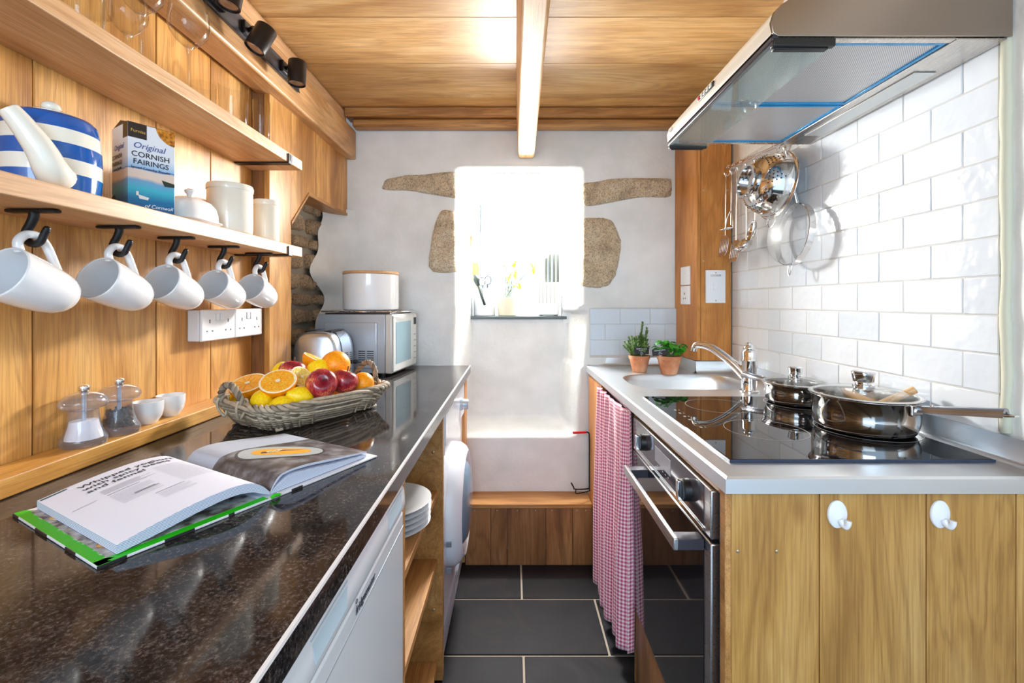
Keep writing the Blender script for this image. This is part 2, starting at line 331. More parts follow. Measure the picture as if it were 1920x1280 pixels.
def obj(name, mb, mats, parent=None, bevel=0, seg=2, smooth=True, loc=None, local=False, sub=0, angle=40):
    """one mesh object; vertices are given in room coordinates unless local=True"""
    me = bpy.data.meshes.new(name); o0 = Vector(loc) if loc is not None else Vector((0, 0, 0))
    base = Vector((0, 0, 0)) if local else (org(parent)+o0)
    me.from_pydata([tuple(v-base) for v in mb.v], [], mb.f)
    for n_ in (mats if isinstance(mats, (list, tuple)) else [mats]): me.materials.append(MATS[n_])
    me.polygons.foreach_set('material_index', mb.mi)
    if mb.uv:
        ul = me.uv_layers.new(name='UVMap')
        for lp in me.loops: ul.data[lp.index].uv = mb.uv[lp.vertex_index]
    bm = bmesh.new(); bm.from_mesh(me); bmesh.ops.remove_doubles(bm, verts=bm.verts, dist=1e-6)
    bmesh.ops.recalc_face_normals(bm, faces=bm.faces); bm.to_mesh(me); bm.free()
    if smooth:
        me.polygons.foreach_set('use_smooth', [True]*len(me.polygons))
        if angle < 180: me.set_sharp_from_angle(angle=math.radians(angle))
    o = bpy.data.objects.new(name, me); C.objects.link(o); o.location = o0
    if parent: o.parent = parent
    if bevel:
        b = o.modifiers.new('bevel', 'BEVEL'); b.width = bevel; b.segments = seg; b.limit_method = 'ANGLE'; b.angle_limit = math.radians(35); b.harden_normals = False
    if sub: u = o.modifiers.new('sub', 'SUBSURF'); u.levels = u.render_levels = sub
    return o
def tag(o, label=None, cat=None, group=None, kind=None):
    if label: o['label'] = label
    if cat: o['category'] = cat
    if group: o['group'] = group
    if kind: o['kind'] = kind
    return o
def thing(name, loc, label, cat, group=None, rz=0):
    o = bpy.data.objects.new(name, None); C.objects.link(o); o.location = loc; o.rotation_euler.z = rz; o.empty_display_size = .02
    return tag(o, label, cat, group)
def struct(name, mb, mats, parent=None, **k):
    o = obj(name, mb, mats, parent, **k)
    if not parent: o['kind'] = 'structure'
    return o
def dup(root, loc, label, rz=None):
    r = root.copy(); C.objects.link(r); r.location = loc; r['label'] = label
    if rz is not None: r.rotation_euler.z = rz
    def rec(a, b):
        for ch in a.children:
            c = ch.copy(); C.objects.link(c); c.parent = b; rec(ch, c)
    rec(root, r); return r
def text(name, s, size, M, matn, parent, ext=.0003, align='CENTER', fn=None, spacing=1.0, shear=0, bold=0):
    cu = bpy.data.curves.new('t', 'FONT'); cu.body = s; cu.size = size; cu.align_x = align; cu.extrude = ext; cu.space_character = spacing; cu.shear = shear; cu.offset = bold; cu.resolution_u = 3
    t = bpy.data.objects.new('t', cu); C.objects.link(t)
    dg = bpy.context.evaluated_depsgraph_get(); me = bpy.data.meshes.new_from_object(t.evaluated_get(dg)); bpy.data.objects.remove(t); me.name = name
    mb = MB(); mb.v = [(Vector(fn(v.co)) if fn else M @ v.co) for v in me.vertices]; mb.f = [list(p.vertices) for p in me.polygons]; mb.mi = [0]*len(mb.f)
    return obj(name, mb, matn, parent, smooth=False)
def frame(o, x, y):                                # matrix with origin o, x and y axes
    x = Vector(x).normalized(); y = Vector(y).normalized(); z = x.cross(y); o = Vector(o)
    return Matrix(((x.x, y.x, z.x, o.x), (x.y, y.y, z.y, o.y), (x.z, y.z, z.z, o.z), (0, 0, 0, 1)))
def T(x, y, z): return Matrix.Translation((x, y, z))
# ================================================================ THE SETTING
WY = 2.23                                           # back wall face
LX, LB, BX = -.872, -.85, -.815                     # plank wall, its far reveal, boxed panel face
def ssm(t): t = max(0, min(1, t)); return t*t*(3-2*t)
def wall_y(x, z):                                   # plaster face with the deep splayed window recess
    a, b, lo, hi = -.29, .318, .545, 1.868
    if z > 1.2: b = .345
    if z < 1.16: k = max(0, (z-.545)/(1.16-.545)); a -= .03*(1-k); b += .05*k*(1 if z > .9 else k)
    w_ = .075 if z < 1.2 else .06
    dx = min(x-a, b-x)/w_; dz = (z-lo)/.05; dt = (hi-z)/.012
    d = ssm(min(dx, 1))*ssm(min(dz, 1))*ssm(min(dt, 1)) if min(dx, dz, dt) > 0 else 0
    y = WY+.22*d
    y += .006*noise.noise(Vector((x*2.2, z*2.2, 3.1)))
    # soft bulges of the old plaster beside the recess
    y -= .018*math.exp(-((x+.36)**2/.006+(z-.95)**2/.12)) + .015*math.exp(-((x-.39)**2/.008+(z-.95)**2/.1))
    return y
def grid_range(a, b, fine0, fine1, cs, fs):
    out = []; t = a
    while t < b-1e-6:
        out.append(t); t += fs if fine0 <= t < fine1 else cs
    out.append(b); return out
mb = MB(); xs = grid_range(-1.0, 1.0, -.40, .44, .03, .01); zs = grid_range(0, 2.16, .50, 1.92, .04, .012)
WX0, WX1, WZ0, WZ1 = -.225, .262, 1.128, 1.845
idx = {}
for i, x in enumerate(xs):
    for j, z in enumerate(zs): idx[i, j] = len(mb.v); mb.v.append(Vector((x, wall_y(x, z), z)))
for i in range(len(xs)-1):
    for j in range(len(zs)-1):
        cx, cz = (xs[i]+xs[i+1])/2, (zs[j]+zs[j+1])/2
        if WX0 < cx < WX1 and WZ0 < cz < WZ1: continue
        mb.f.append([idx[i, j], idx[i+1, j], idx[i+1, j+1], idx[i, j+1]]); mb.mi.append(0)
wb = struct('wall_back', mb, 'plaster', angle=180)
# reveal beyond the splay, up to the window frame
mb = MB(); t_ = .05
mb.box(WX0-t_-.004, WX0-.004, 2.435, 2.70, WZ0-.03, WZ1+.03); mb.box(WX1+.004, WX1+t_, 2.435, 2.70, WZ0-.03, WZ1+.03)
mb.box(WX0-t_, WX1+t_, 2.30, 2.70, WZ1+.012, WZ1+.06); mb.box(WX0-t_, WX1+t_, 2.46, 2.70, WZ0-.05, WZ0-.012)
struct('reveal', mb, 'plaster', wb)
mb = MB(); fx0, fx1, fz0, fz1 = WX0-.01, WX1+.01, WZ0-.01, WZ1+.02; y0, y1 = 2.645, 2.685; q = .038
mb.box(fx0, fx0+q, y0, y1, fz0, fz1); mb.box(fx1-q, fx1, y0, y1, fz0, fz1); mb.box(fx0+q, fx1-q, y0, y1, fz0, fz0+q); mb.box(fx0+q, fx1-q, y0, y1, fz1-q, fz1)
mb.box((fx0+fx1)/2-.014, (fx0+fx1)/2+.014, y0+.005, y1-.005, fz0+q, fz1-q)
win = struct('window_1', mb, 'white_gloss', bevel=.004)
mb = MB(); mb.box(fx0+q, fx1-q, 2.664, 2.668, fz0+q, fz1-q); struct('window_pane', mb, 'sky_glass', win)
mb = MB(); mb.box(-.258, .285, 2.432, 2.63, 1.118, 1.134); struct('trim_1', mb, 'sill_slate', bevel=.003)

# granite stones showing through the plaster
def stone_mesh(pts, bulge, seed, M=.012, ycb=None):
    """pts: outline in (x, z); a humped stone that follows the wall"""
    mb = MB(); n_ = 64; o = [Vector((p[0], 0, p[1])) for p in pts]; o = smooth_path(o, 8, True)
    L = len(o); o = [o[int(k*L/n_)] for k in range(n_)]
    c = sum(o, Vector())/n_; R_ = 14; yf = ycb or wall_y
    for r in range(R_+1):
        t = r/R_
        for k in range(n_):
            wv = 1+.03*noise.noise(o[k]*40+Vector((seed, 0, 0)))
            p = c+(o[k]-c)*t*wv
            h = bulge*(1-t**5)**.5 + .010*noise.noise(p*16+Vector((seed, 1, 2)))+.005*noise.noise(p*45+Vector((seed, 5, 2)))
            if t > .96: h = -.012
            mb.v.append(Vector((p.x, yf(p.x, p.z)-h, p.z)))
    for r in range(R_):
        for k in range(n_): b = (k+1) % n_; mb.f.append([r*n_+k, r*n_+b, (r+1)*n_+b, (r+1)*n_+k]); mb.mi.append(0)
    return mb
def px2(pts, Y=WY): return [(P(x, y, Y).x, P(x, y, Y).z) for x, y in pts]
STN = [
 ([(713,347),(722,336),(760,329),(800,326),(845,322),(861,324),(866,345),(862,371),(840,370),(800,364),(765,358),(728,357),(714,354)], .016),
 ([(805,505),(803,492),(808,450),(816,415),(826,395),(838,391),(856,398),(874,412),(884,430),(880,455),(868,480),(862,505),(845,513),(815,512)], .03),
 ([(1073,362),(1072,348),(1086,343),(1110,341),(1150,334),(1190,333),(1250,334),(1262,340),(1262,362),(1256,371),(1200,371),(1150,380),(1110,387),(1086,385)], .018),
 ([(1082,470),(1080,440),(1084,410),(1100,406),(1135,407),(1152,418),(1162,440),(1166,462),(1160,500),(1148,530),(1125,542),(1095,540),(1078,530),(1076,505)], .022)]
for k, (pts, bl) in enumerate(STN):
    o = obj('granite_stone', stone_mesh(px2(pts), bl, k*7.3), 'granite_stone', wb, angle=180)
    o['label'] = ['long lintel stone left of the window', 'upright jamb stone left of the window', 'long lintel stone right of the window', 'rounded jamb stone right of the window'][k]

# left wall: wide oak planks, ending at a reveal, then the boxed panel
mb = MB(); js = [-.9, -.62, -.33, -.05]
def wl(px, X): return -X*F/(VX-px)
edges = [-.95, -.62, -.30, .02, .30, .545, wl(62, LX), wl(293, LX), wl(395, LX), 1.516]
for a, b in zip(edges[:-1], edges[1:]): mb.box(LX-.03, LX, a+.0015, b-.0015, .86, 2.16)
wl_o = struct('wall_left', mb, 'oak_wall', bevel=.0015)
mb = MB(); mb.box(LX-.06, LX-.032, -.95, 1.8, 0, 2.16); struct('backing', mb, 'dark_slot', wl_o)
mb = MB(); mb.box(LX-.03, BX-.0185, 1.519, 1.536, .9, 2.05); struct('corner_post', mb, 'oak_plinth', wl_o, bevel=.001)  # darker oak puts the shadow on this camera-facing step into the colour
# panel face with the cut-out over the alcove
def yz(*p): return [(BX-.018, y, z) for y, z in p]
mb = MB(); A = 1.667; B = wl(592, BX); D = 1.808; zt = 2.06; zb = 1.645
y1_ = wl(546, BX)
mb.prism(yz((1.5186, .9), (A, .9), (A, zt), (1.5186, zt)), (.018, 0, 0))
mb.prism(yz((A+.001, 1.50), (D, zb), (B-.001, zb), (B-.001, zt), (A+.001, zt)), (.018, 0, 0))
mb.prism(yz((B+.001, zb), (2.228, zb), (2.228, zt), (B+.001, zt)), (.018, 0, 0))
pn = obj('boxed_cupboard', mb, 'oak_wall', bevel=.0012)
tag(pn, 'oak boarded boxing with an angled cut-out over the stone alcove', 'panelling')
mb = MB(); mb.prism([(BX-.13, A-.001, 1.492), (BX+.004, A-.001, 1.492), (BX+.004, D, zb-.012), (BX-.13, D, zb-.012)], (0, -.001, .012))
mb.box(BX-.13, BX+.004, D-.002, 2.225, zb-.014, zb-.001); obj('edging', mb, 'oak_frame', pn, bevel=.001)
# alcove wall of rubble stone
AX = -.90
mb = MB(); mb.box(AX-.05, AX-.02, 1.55, 2.24, .86, 1.75); al = struct('wall_alcove', mb, 'mortar')
mb = MB(); random.seed(3); z = .90
while z < 1.70:
    h = random.uniform(.05, .095); y = 1.60+random.uniform(-.1, 0)
    while y < 2.17:
        L_ = random.uniform(.10, .22); cy, cz = y+L_/2, z+h/2
        k0 = len(mb.v); R_ = 7; n_ = 20
        for r in range(R_+1):
            t = r/R_
            for k in range(n_):
                q = 2*pi*k/n_; cx_, sx_ = abs(cos(q))**.5*(1 if cos(q) > 0 else -1), abs(sin(q))**.5*(1 if sin(q) > 0 else -1)
                p = Vector((0, cy+cx_*t*(L_/2-.006), cz+sx_*t*(h/2-.005)))
                p += Vector((0, .01*noise.noise(p*20), .008*noise.noise(p*25+Vector((4, 4, 4)))))
                hh = .028*(1-t**4)**.5+.008*noise.noise(p*22)-(.02 if r == R_ else 0)
                p.x = AX-.022+hh; mb.v.append(p)
        for r in range(R_):
            for k in range(n_): b = (k+1) % n_; mb.f.append([k0+r*n_+k, k0+r*n_+b, k0+(r+1)*n_+b, k0+(r+1)*n_+k]); mb.mi.append(0)
        y += L_+.004
    z += h+.004
struct('rubble', mb, 'rubble_stone', al, angle=180)
# plaster that rounds the alcove corner with a wavy edge over the stones
mb = MB(); nz_, nt = 44, 10
for j in range(nz_+1):
    z = .88+(1.66-.88)*j/nz_; wv = .055*sin(z*17.0)+.03*sin(z*31+1)+.02*noise.noise(Vector((z*8, 0, 0)))
    y_e = 2.07+wv
    for k in range(nt+1):
        t = k/nt
        a = Vector((AX+.006, y_e, z)); b = Vector((AX+.03, y_e+.05, z)); c_ = Vector((AX+.05, WY-.01, z)); d_ = Vector((-.76, WY+.004, z))
        u = 1-t; p = a*u**3+b*3*u*u*t+c_*3*u*t*t+d_*t**3; mb.v.append(p)
for j in range(nz_):
    for k in range(nt): a = j*(nt+1)+k; mb.f.append([a, a+1, a+nt+2, a+nt+1]); mb.mi.append(0)
struct('plaster_corner', mb, 'plaster', al, angle=180)

# right wall
mb = MB(); mb.box(.966, 1.02, -.95, 2.24, 0, 2.16); wr = struct('wall_right', mb, 'plaster')
random.seed(11)
RX = .960; mb = MB(); rz0 = .9487; rh = .0783; L_ = .1487
mb.box(.9607, .9650, .9005, 2.0, .93, 1.81); struct('tile_grout', mb, 'tile_grout', wr)
mb = MB()
for r in range(11):
    z0 = rz0+r*rh; offs = .972 if r % 2 == 1 else 1.046
    y = offs-L_
    while y < 2.0:
        a, b = max(y+.0011, .90), min(y+L_-.0011, 1.998)
        if b-a > .015:
            tx, tz = random.uniform(-.0005, .0005), random.uniform(-.0005, .0005); X0 = RX-.0004+random.uniform(-.0003, .0003); zc0, zc1 = z0+.0015, z0+rh-.0015
            mb.add([(X0-tx-tz, a, zc0), (X0+tx-tz, b, zc0), (X0+tx+tz, b, zc1), (X0-tx+tz, a, zc1), (.968, a, zc0), (.968, b, zc0), (.968, b, zc1), (.968, a, zc1)],
                   [(0,3,2,1),(4,5,6,7),(0,1,5,4),(1,2,6,5),(2,3,7,6),(3,0,4,7)])
        y += L_
struct('wall_tiles', mb, 'glazed_tile', wr, bevel=.0018, seg=3)
mb = MB(); random.seed(5)
pts = [Vector((.962+.003*noise.noise(Vector((z_*9, 2, 0))), .888+.004*noise.noise(Vector((z_*11, 0, 0))), .955+z_*.78)) for z_ in [k/26 for k in range(27)]]
mb.tube(pts, [.009+.0025*noise.noise(p*18) for p in pts], 10); struct('filler_bead', mb, 'filler_bead', wr, angle=180)
# splashback tiles on the back wall
mb = MB(); mb.box(.3715, .80, WY-.0175, WY-.004, .94, 1.179); struct('splashback_grout', mb, 'tile_grout', wb)
mb = MB()
for r in range(3):
    z0 = .951+r*.0757; xs_ = [.372, .372+.146, .372+.292, .372+.438] if r != 1 else [.372, .372+.073, .372+.073+.146, .372+.073+.292, .9]
    for a, b in zip(xs_[:-1], xs_[1:]):
        b = min(b, .80)
        if b-a > .01: mb.box(a+.0012, b-.0012, WY-.019, WY-.008, z0+.001, z0+.0747)
struct('splashback_tiles', mb, 'pale_blue_tile', wb, bevel=.0015, seg=3)

# ceiling boards, beams and mouldings
CZ1 = 2.13
mb = MB(); ys = [-.95, -.62, -.30, .0, .29, .60, .89, 1.17, 1.47, 1.756, 2.054, 2.25]
random.seed(2)
for a, b in zip(ys[:-1], ys[1:]): mb.box(-.90, 1.02, a+.001, b-.001, CZ1, CZ1+.03)
ce = struct('ceiling', mb, 'oak_ceiling', bevel=.001)
mb = MB(); mb.box(-.92, 1.02, -.95, 2.25, CZ1+.031, CZ1+.05); struct('ceiling_backing', mb, 'dark_slot', ce)
mb = MB(); mb.add([(.006, -.95, 1.912), (.062, -.95, 1.912), (.100, 2.229, 1.912), (.0235, 2.229, 1.912), (-.002, -.95, 2.13), (.078, -.95, 2.13), (.112, 2.229, 2.13), (.012, 2.229, 2.13)],
                  [(0,3,2,1),(4,5,6,7),(0,1,5,4),(1,2,6,5),(2,3,7,6),(3,0,4,7)])
bmo = obj('ceiling_beam', mb, 'oak_beam', bevel=.010, seg=3); tag(bmo, 'pale oak ceiling beam running towards the window', 'beam')
mb = MB(); mb.box(-.86, -.771, -.95, 2.229, 1.905, 2.045)
wp = obj('wall_plate', mb, 'oak_beam', bevel=.007, seg=2); tag(wp, 'long oak beam along the top of the plank wall carrying the spotlights', 'beam')
mb = MB(); mb.box(-.86, -.800, -.95, 2.19, 2.05, CZ1-.001); obj('cornice', mb, 'oak_shelf', wp, bevel=.02, seg=4)
mb = MB(); mb.box(-.798, .95, 2.14, 2.228, 2.085, 2.129); tr = struct('trim_2', mb, 'oak_bench', bevel=.006)
mb = MB(); mb.box(-.77, .95, 2.165, 2.228, 2.046, 2.083); struct('trim_3', mb, 'oak_bench', bevel=.01, seg=3)

# floor slates
mb = MB(); mb.box(-.92, 1.02, -.95, 2.24, -.03, -.004); fl = struct('floor', mb, 'grout')
mb = MB(); y = 1.559; k = 0
ys_ = [1.559+.297*i for i in range(-9, 3)]
for i, y in enumerate(ys_):
    off = .034 if (i % 2 == 0) else .33
    x = off-.59*3
    while x < 1.0:
        a, b = max(x+.004, -.9), min(x+.586, 1.0)
        if b-a > .02: mb.box(a, b, y+.004, min(y+.293, 2.23), -.012, 0)
        x += .59
struct('slates', mb, 'slate', fl, bevel=.0025)

# oak bench across the end of the room
mb = MB(); mb.box(-.222, .362, 2.0885, 2.235, .262, .282); bn = tag(obj('bench', mb, 'oak_bench', bevel=.003), 'low oak bench boxed in under the window with nailed upright boards', 'bench')
mb = MB(); xe = [-.222, -.105, -.028, .148, .272, .362]
for a, b in zip(xe[:-1], xe[1:]): mb.box(a+.0008, b-.0008, 2.094, 2.11, .0, .261)
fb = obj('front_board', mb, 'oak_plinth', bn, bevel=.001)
for px in (890, 932, 970, 1004, 1035, 1082, 1098):
    p = P(px, 958, 2.0935); obj('nail_head', MB().ball((p.x, 2.0935, .25), .0035, 8, (1, .4, 1)), 'screw', bn)
# ================================================================ LEFT WORKTOP SIDE
WT = .90
mb = MB(); mb.box(-.871, -.21, -.60, 2.226, .862, WT)
wt = tag(obj('granite_worktop', mb, 'black_granite', bevel=.0035, seg=3), 'long polished black granite worktop under the oak shelves', 'worktop')
mb = MB(); mb.prism([(-.2145, 0, WT+.0004), (-.2105, 0, WT-.0002), (-.2095, 0, WT-.003), (-.2105, 0, WT-.0035)], (0, 2.82, 0))  # pale strip painting the highlight along the polished front arris
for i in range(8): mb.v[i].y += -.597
obj('edge_highlight', mb, 'granite_highlight', wt)
mb = MB(); mb.box(-.871, -.799, -.60, 1.516, .9005, .933)
bt = tag(obj('ledge', mb, 'oak_batten', bevel=.0025), 'narrow pale oak ledge along the back of the granite worktop', 'ledge')
# wooden carcass: dividers between the appliances
def panel(name, y0_, y1_, label):
    mb = MB(); mb.box(-.84, -.226, y0_, y1_, .002, .861); return tag(obj(name, mb, 'oak_post', bevel=.001), label, 'panel')
shelf_unit = thing('shelf_unit', (-.53, 1.2, 0), 'open oak shelf unit between the fridge and the washing machine', 'shelf unit')
for a, b in ((.93, .948), (1.452, 1.476)):
    mb = MB(); mb.box(-.84, -.226, a, b, .002, .861); o = obj('side_panel', mb, 'oak_frame', shelf_unit, bevel=.001)
for z in (.062, .391, .609):
    mb = MB(); mb.box(-.84, -.243, .949, 1.451, z-.02, z); obj('shelf', mb, 'oak_frame', shelf_unit, bevel=.001)
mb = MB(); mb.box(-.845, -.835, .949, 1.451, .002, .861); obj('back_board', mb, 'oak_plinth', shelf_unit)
for px, py in ((812, 848), (813, 1143)): p = P(px, py, 1.4515); obj('cam_bolt', MB().ball((p.x-.0, 1.4515, p.z), .005, 10, (1, .35, 1)), 'screw', shelf_unit)
panel('end_panel', 2.11, 2.20, 'upright oak end panel at the far side of the washing machine')
# fridge
fr = thing('fridge', (-.53, .63, 0), 'white under-counter fridge with a curved grip at the top of its door', 'fridge')
mb = MB(); mb.box(-.80, -.262, .335, .926, .012, .852); obj('cabinet', mb, 'white_enamel', fr, bevel=.004)
mb = MB(); mb.box(-.258, -.224, .335, .926, .05, .788); dr = obj('door', mb, 'white_enamel', fr, bevel=.006, seg=3)
# moulded top rail of the door with two scooped grips
mb = MB(); prof = [(-.258, .790), (-.2235, .790), (-.2195, .802), (-.2225, .834), (-.234, .849), (-.258, .852)]
mb.prism([(x, .335, z) for x, z in prof], (0, .591, 0)); obj('top_rail', mb, 'white_enamel', fr, bevel=.004, seg=3)
for ya, yb in ((.50, .612), (.80, .905)):
    mb = MB(); mb.prism([(-.2245, ya, .836), (-.2205, ya+.006, .806), (-.2205, yb-.014, .806), (-.2245, yb, .836)], (.0016, 0, .0004)); obj('grip_recess', mb, 'fridge_blue', fr, bevel=.003)
mb = MB(); mb.box(-.2246, -.2236, .335, .926, .756, .7572); obj('seam', mb, 'wash_grey', fr)
M_ = frame((-.2234, .690, .765), (0, 1, 0), (0, 0, 1)); text('logo_text', 'fridgemaster', .0175, M_, 'logo', fr, ext=.0002, bold=.0002)
p0 = Vector((-.2234, .648, .784)); mb = MB(); mb.tube([p0+Vector((0, .003*cos(t), .003*sin(t))) for t in [2*pi*k/14 for k in range(14)]], .0005, 6, closed=True); obj('logo_ring', mb, 'logo', fr)
# washing machine
wm = thing('washing_machine', (-.52, 1.79, 0), 'white front-loading washing machine with a bulging round door', 'washing machine')
mb = MB(); mb.box(-.80, -.236, 1.492, 2.088, .012, .85); obj('cabinet', mb, 'white_enamel', wm, bevel=.008, seg=3)
mb = MB(); mb.box(-.2355, -.226, 1.494, 2.086, .705, .85); obj('control_panel', mb, 'white_enamel', wm, bevel=.003)
mb = MB(); mb.box(-.2265, -.223, 1.50, 1.70, .735, .835); obj('detergent_drawer', mb, 'white_enamel', wm, bevel=.003)
mb = MB(MB and (T(-.2255, 1.94, .775) @ Matrix.Rotation(pi/2, 4, 'Y'))); mb.lathe([(0, 0), (.026, 0), (.026, .006), (.022, .010), (.021, .030), (.018, .034), (0, .034)], 32); obj('programme_knob', mb, 'silver_paint', wm)
dc = (1.79, .430); Mx = T(-.236, dc[0], dc[1]) @ Matrix.Rotation(pi/2, 4, 'Y')
mb = MB(Mx); mb.lathe([(.225, 0), (.222, .022), (.208, .042), (.188, .054), (.172, .050), (.158, .038), (.150, .03)], 64); dd = obj('door', mb, 'white_enamel', wm)
mb = MB(Mx); mb.lathe([(.156, .036), (.150, .046), (.128, .060), (.09, .068), (.0, .071)], 48); obj('door_glass', mb, 'door_glass', dd)
for z in (.345, .52):
    mb = MB(); mb.box(-.222, -.205, 1.566, 1.572, z-.008, z+.008)
for z in (-.045, .045):
    mb = MB(); mb.box(-.232, -.214, 1.563, 1.572, dc[1]-.008+z-.10, dc[1]+.008+z-.10); obj('hinge_screw', mb, 'wash_grey', dd)
mb = MB(); mb.box(-.236, -.229, 1.494, 2.086, .10, .104); obj('kick_seam', mb, 'wash_grey', wm)
# crockery in the shelf unit
pl = [(.112, 'white dinner plate at the %s of the stack in the open shelves')]
def plate(x, y, z, r, label, group):
    t = thing('dinner_plate', (x, y, z), label, 'plate', group)
    mb = MB(T(x, y, z)); mb.lathe([(0, .0), (r*.55, 0), (r*.6, .003), (r*.97, .015), (r, .018), (r*.96, .0185), (r*.62, .0075), (r*.5, .005), (0, .005)], 48); obj('plate_body', mb, 'white_china', t); return t
p0_ = plate(-.335, 1.215, .6095, .112, 'lowest dinner plate of the stack on the top shelf of the open unit', 'dinner plates stacked on the shelf')
for k, s_ in enumerate(('second', 'third', 'fourth')): dup(p0_, (-.335+.001*k, 1.215, .6095+.0145*(k+1)), f'{s_} white dinner plate counted up from the bottom of the stack')
dup(p0_, (-.333, 1.213, .6095+.0145*4), 'topmost dinner plate of the stack showing its whole face')
def bowl(x, y, z, label):
    t = thing('small_bowl', (x, y, z), label, 'bowl', 'small bowls beside the plates')
    mb = MB(T(x, y, z)); mb.lathe([(0, 0), (.030, 0), (.034, .004), (.058, .030), (.064, .046), (.062, .046), (.054, .030), (.030, .007), (0, .006)], 40); obj('bowl_body', mb, 'white_china', t); return t
b0 = bowl(-.322, 1.025, .6095, 'lowest white bowl of the small stack nearest the fridge')
dup(b0, (-.322, 1.025, .6255), 'middle white bowl of the small stack nearest the fridge'); dup(b0, (-.322, 1.025, .6415), 'upper white bowl of the small stack nearest the fridge')
t = thing('frying_pan', (-.40, 1.22, .063), 'black frying pan on the bottom shelf of the open unit', 'frying pan')
mb = MB(T(-.42, 1.25, .063)); mb.lathe([(0, 0), (.09, 0), (.115, .04), (.112, .04), (.088, .004), (0, .004)], 36); obj('pan_body', mb, 'black_iron', t)
mb = MB(); mb.tube([(-.352, 1.165, .095), (-.30, 1.10, .11), (-.265, 1.06, .112)], .011, 10, flat=.6); obj('pan_handle', mb, 'black_plastic', t)

# ---------------------------------------------------------------- wall shelves
SX = -.705; SE = 1.518
def wall_shelf(name, z, label):
    t = thing(name, (-.788, .6, z-.032), label, 'shelf')
    mb = MB(); mb.box(LX+.0005, SX, -.55, SE, z-.032, z); obj('board', mb, 'oak_shelf', t, bevel=.002)
    ye = 1.43
    mb = MB(); mb.box(LX+.001, SX+.004, ye-.012, ye+.012, z-.037, z-.0325); mb.box(SX+.0012, SX+.0045, ye-.012, ye+.012, z-.037, z-.006); obj('bracket', mb, 'black_iron', t, bevel=.001)
    mb = MB(); mb.box(SX+.0046, SX+.0056, ye-.004, ye+.008, z-.026, z-.010) if z > 1.5 else mb.box(SX+.0046, SX+.0050, ye, ye+.002, z-.02, z-.018); obj('bracket_face', mb, 'track_grey' if z > 1.5 else 'black_iron', t)
    for x in (-.80, -.745): obj('screw_head', MB().ball((x, ye, z-.0372), .003, 8, (1, 1, .3)), 'black_plastic', t)
    return t
S1, S2 = 1.3915, 1.680
wall_shelf('wall_shelf', S2, 'upper oak wall shelf carrying the drinking glasses'); wall_shelf('wall_shelf', S1, 'lower oak wall shelf with mugs hanging from hooks beneath')

# mugs on iron hooks
def hook(y, label):
    x0 = -.771; zt = S1-.0325
    t = thing('mug_hook', (x0, y, zt), label, 'hook', 'black hooks under the lower shelf')
    mb = MB(); mb.box(x0-.040, x0+.040, y-.008, y+.008, zt-.006, zt-.0002); obj('plate', mb, 'black_iron', t, bevel=.004, seg=2)
    pts = [(x0+.001, y, zt-.004), (x0+.001, y, zt-.012), (x0-.004, y, zt-.024), (x0-.011, y, zt-.036), (x0-.012, y, zt-.046), (x0-.006, y, zt-.054), (x0+.004, y, zt-.056), (x0+.012, y, zt-.052), (x0+.017, y, zt-.042), (x0+.022, y, zt-.032)]
    sp = smooth_path(pts, 5); n_ = len(sp)
    mb = MB(); mb.tube(sp, [.0068-.0018*(i/n_) for i in range(n_)], 12); mb.ball(sp[-1], .0052, 10); obj('arm', mb, 'black_iron', t, angle=180); return t
def mug(y, label, dy=0, tilt=22):
    x0 = -.7705; zh = S1-.0325-.0475                       # where the handle hangs on the hook
    t = thing('mug', (x0, y, zh), label, 'mug', 'white mugs hanging under the lower shelf')
    th = math.radians(tilt); ax = Vector((.06, cos(th), -sin(th))).normalized(); upv = Vector((0, sin(th), cos(th))); upv = (upv-ax*upv.dot(ax)).normalized(); sd = ax.cross(upv)
    c0 = Vector((x0-.001, y-.046, zh-.056))                  # rim centre
    def L(a, b, c=0): return c0+ax*a+upv*b+sd*c
    M_ = Matrix(((upv.x, sd.x, ax.x, c0.x), (upv.y, sd.y, ax.y, c0.y), (upv.z, sd.z, ax.z, c0.z), (0, 0, 0, 1)))
    mb = MB(M_); mb.lathe([(.0405, 0), (.0420, .0008), (.0424, .003), (.0420, .02), (.0405, .045), (.0380, .068), (.0345, .086), (.029, .098), (.023, .1025), (.0225, .1045), (.021, .1045), (.020, .102), (0, .102)], 48)
    mb.lathe([(.0405, 0), (.0398, .003), (.0385, .02), (.036, .05), (.031, .08), (.02, .095), (0, .098)], 48); obj('body', mb, 'white_china', t, angle=180)
    hp = smooth_path([L(.012, .0395), L(.004, .054), L(.010, .070), L(.026, .0755), L(.042, .068), L(.060, .050), L(.076, .0325)], 6)
    mb = MB(); mb.tube(hp, .0065, 12, up=sd, flat=1.1); 
    obj('handle', mb, 'white_china', t, angle=180); return t
MY = [.730, .888, 1.040, 1.210, 1.378]
HN = ['nearest the camera, above the teapot end', 'second along the shelf from the camera', 'middle one of the row of five', 'fourth along, above the first socket', 'farthest along by the shelf end']
h0 = hook(MY[0], 'black iron mug hook under the lower shelf, '+HN[0]); m0 = mug(MY[0], 'white mug hanging from a black hook, '+HN[0]+', cut by the frame')
m0['label'] = 'white hanging mug nearest the camera, partly cut off at the left'
h0['label'] = 'black iron mug hook nearest the camera under the lower shelf'
for k in range(1, 5):
    dup(h0, (h0.location.x, MY[k], h0.location.z), 'black iron mug hook, '+HN[k]); dup(m0, (m0.location.x, MY[k], m0.location.z), 'white mug hanging by its handle, '+HN[k])

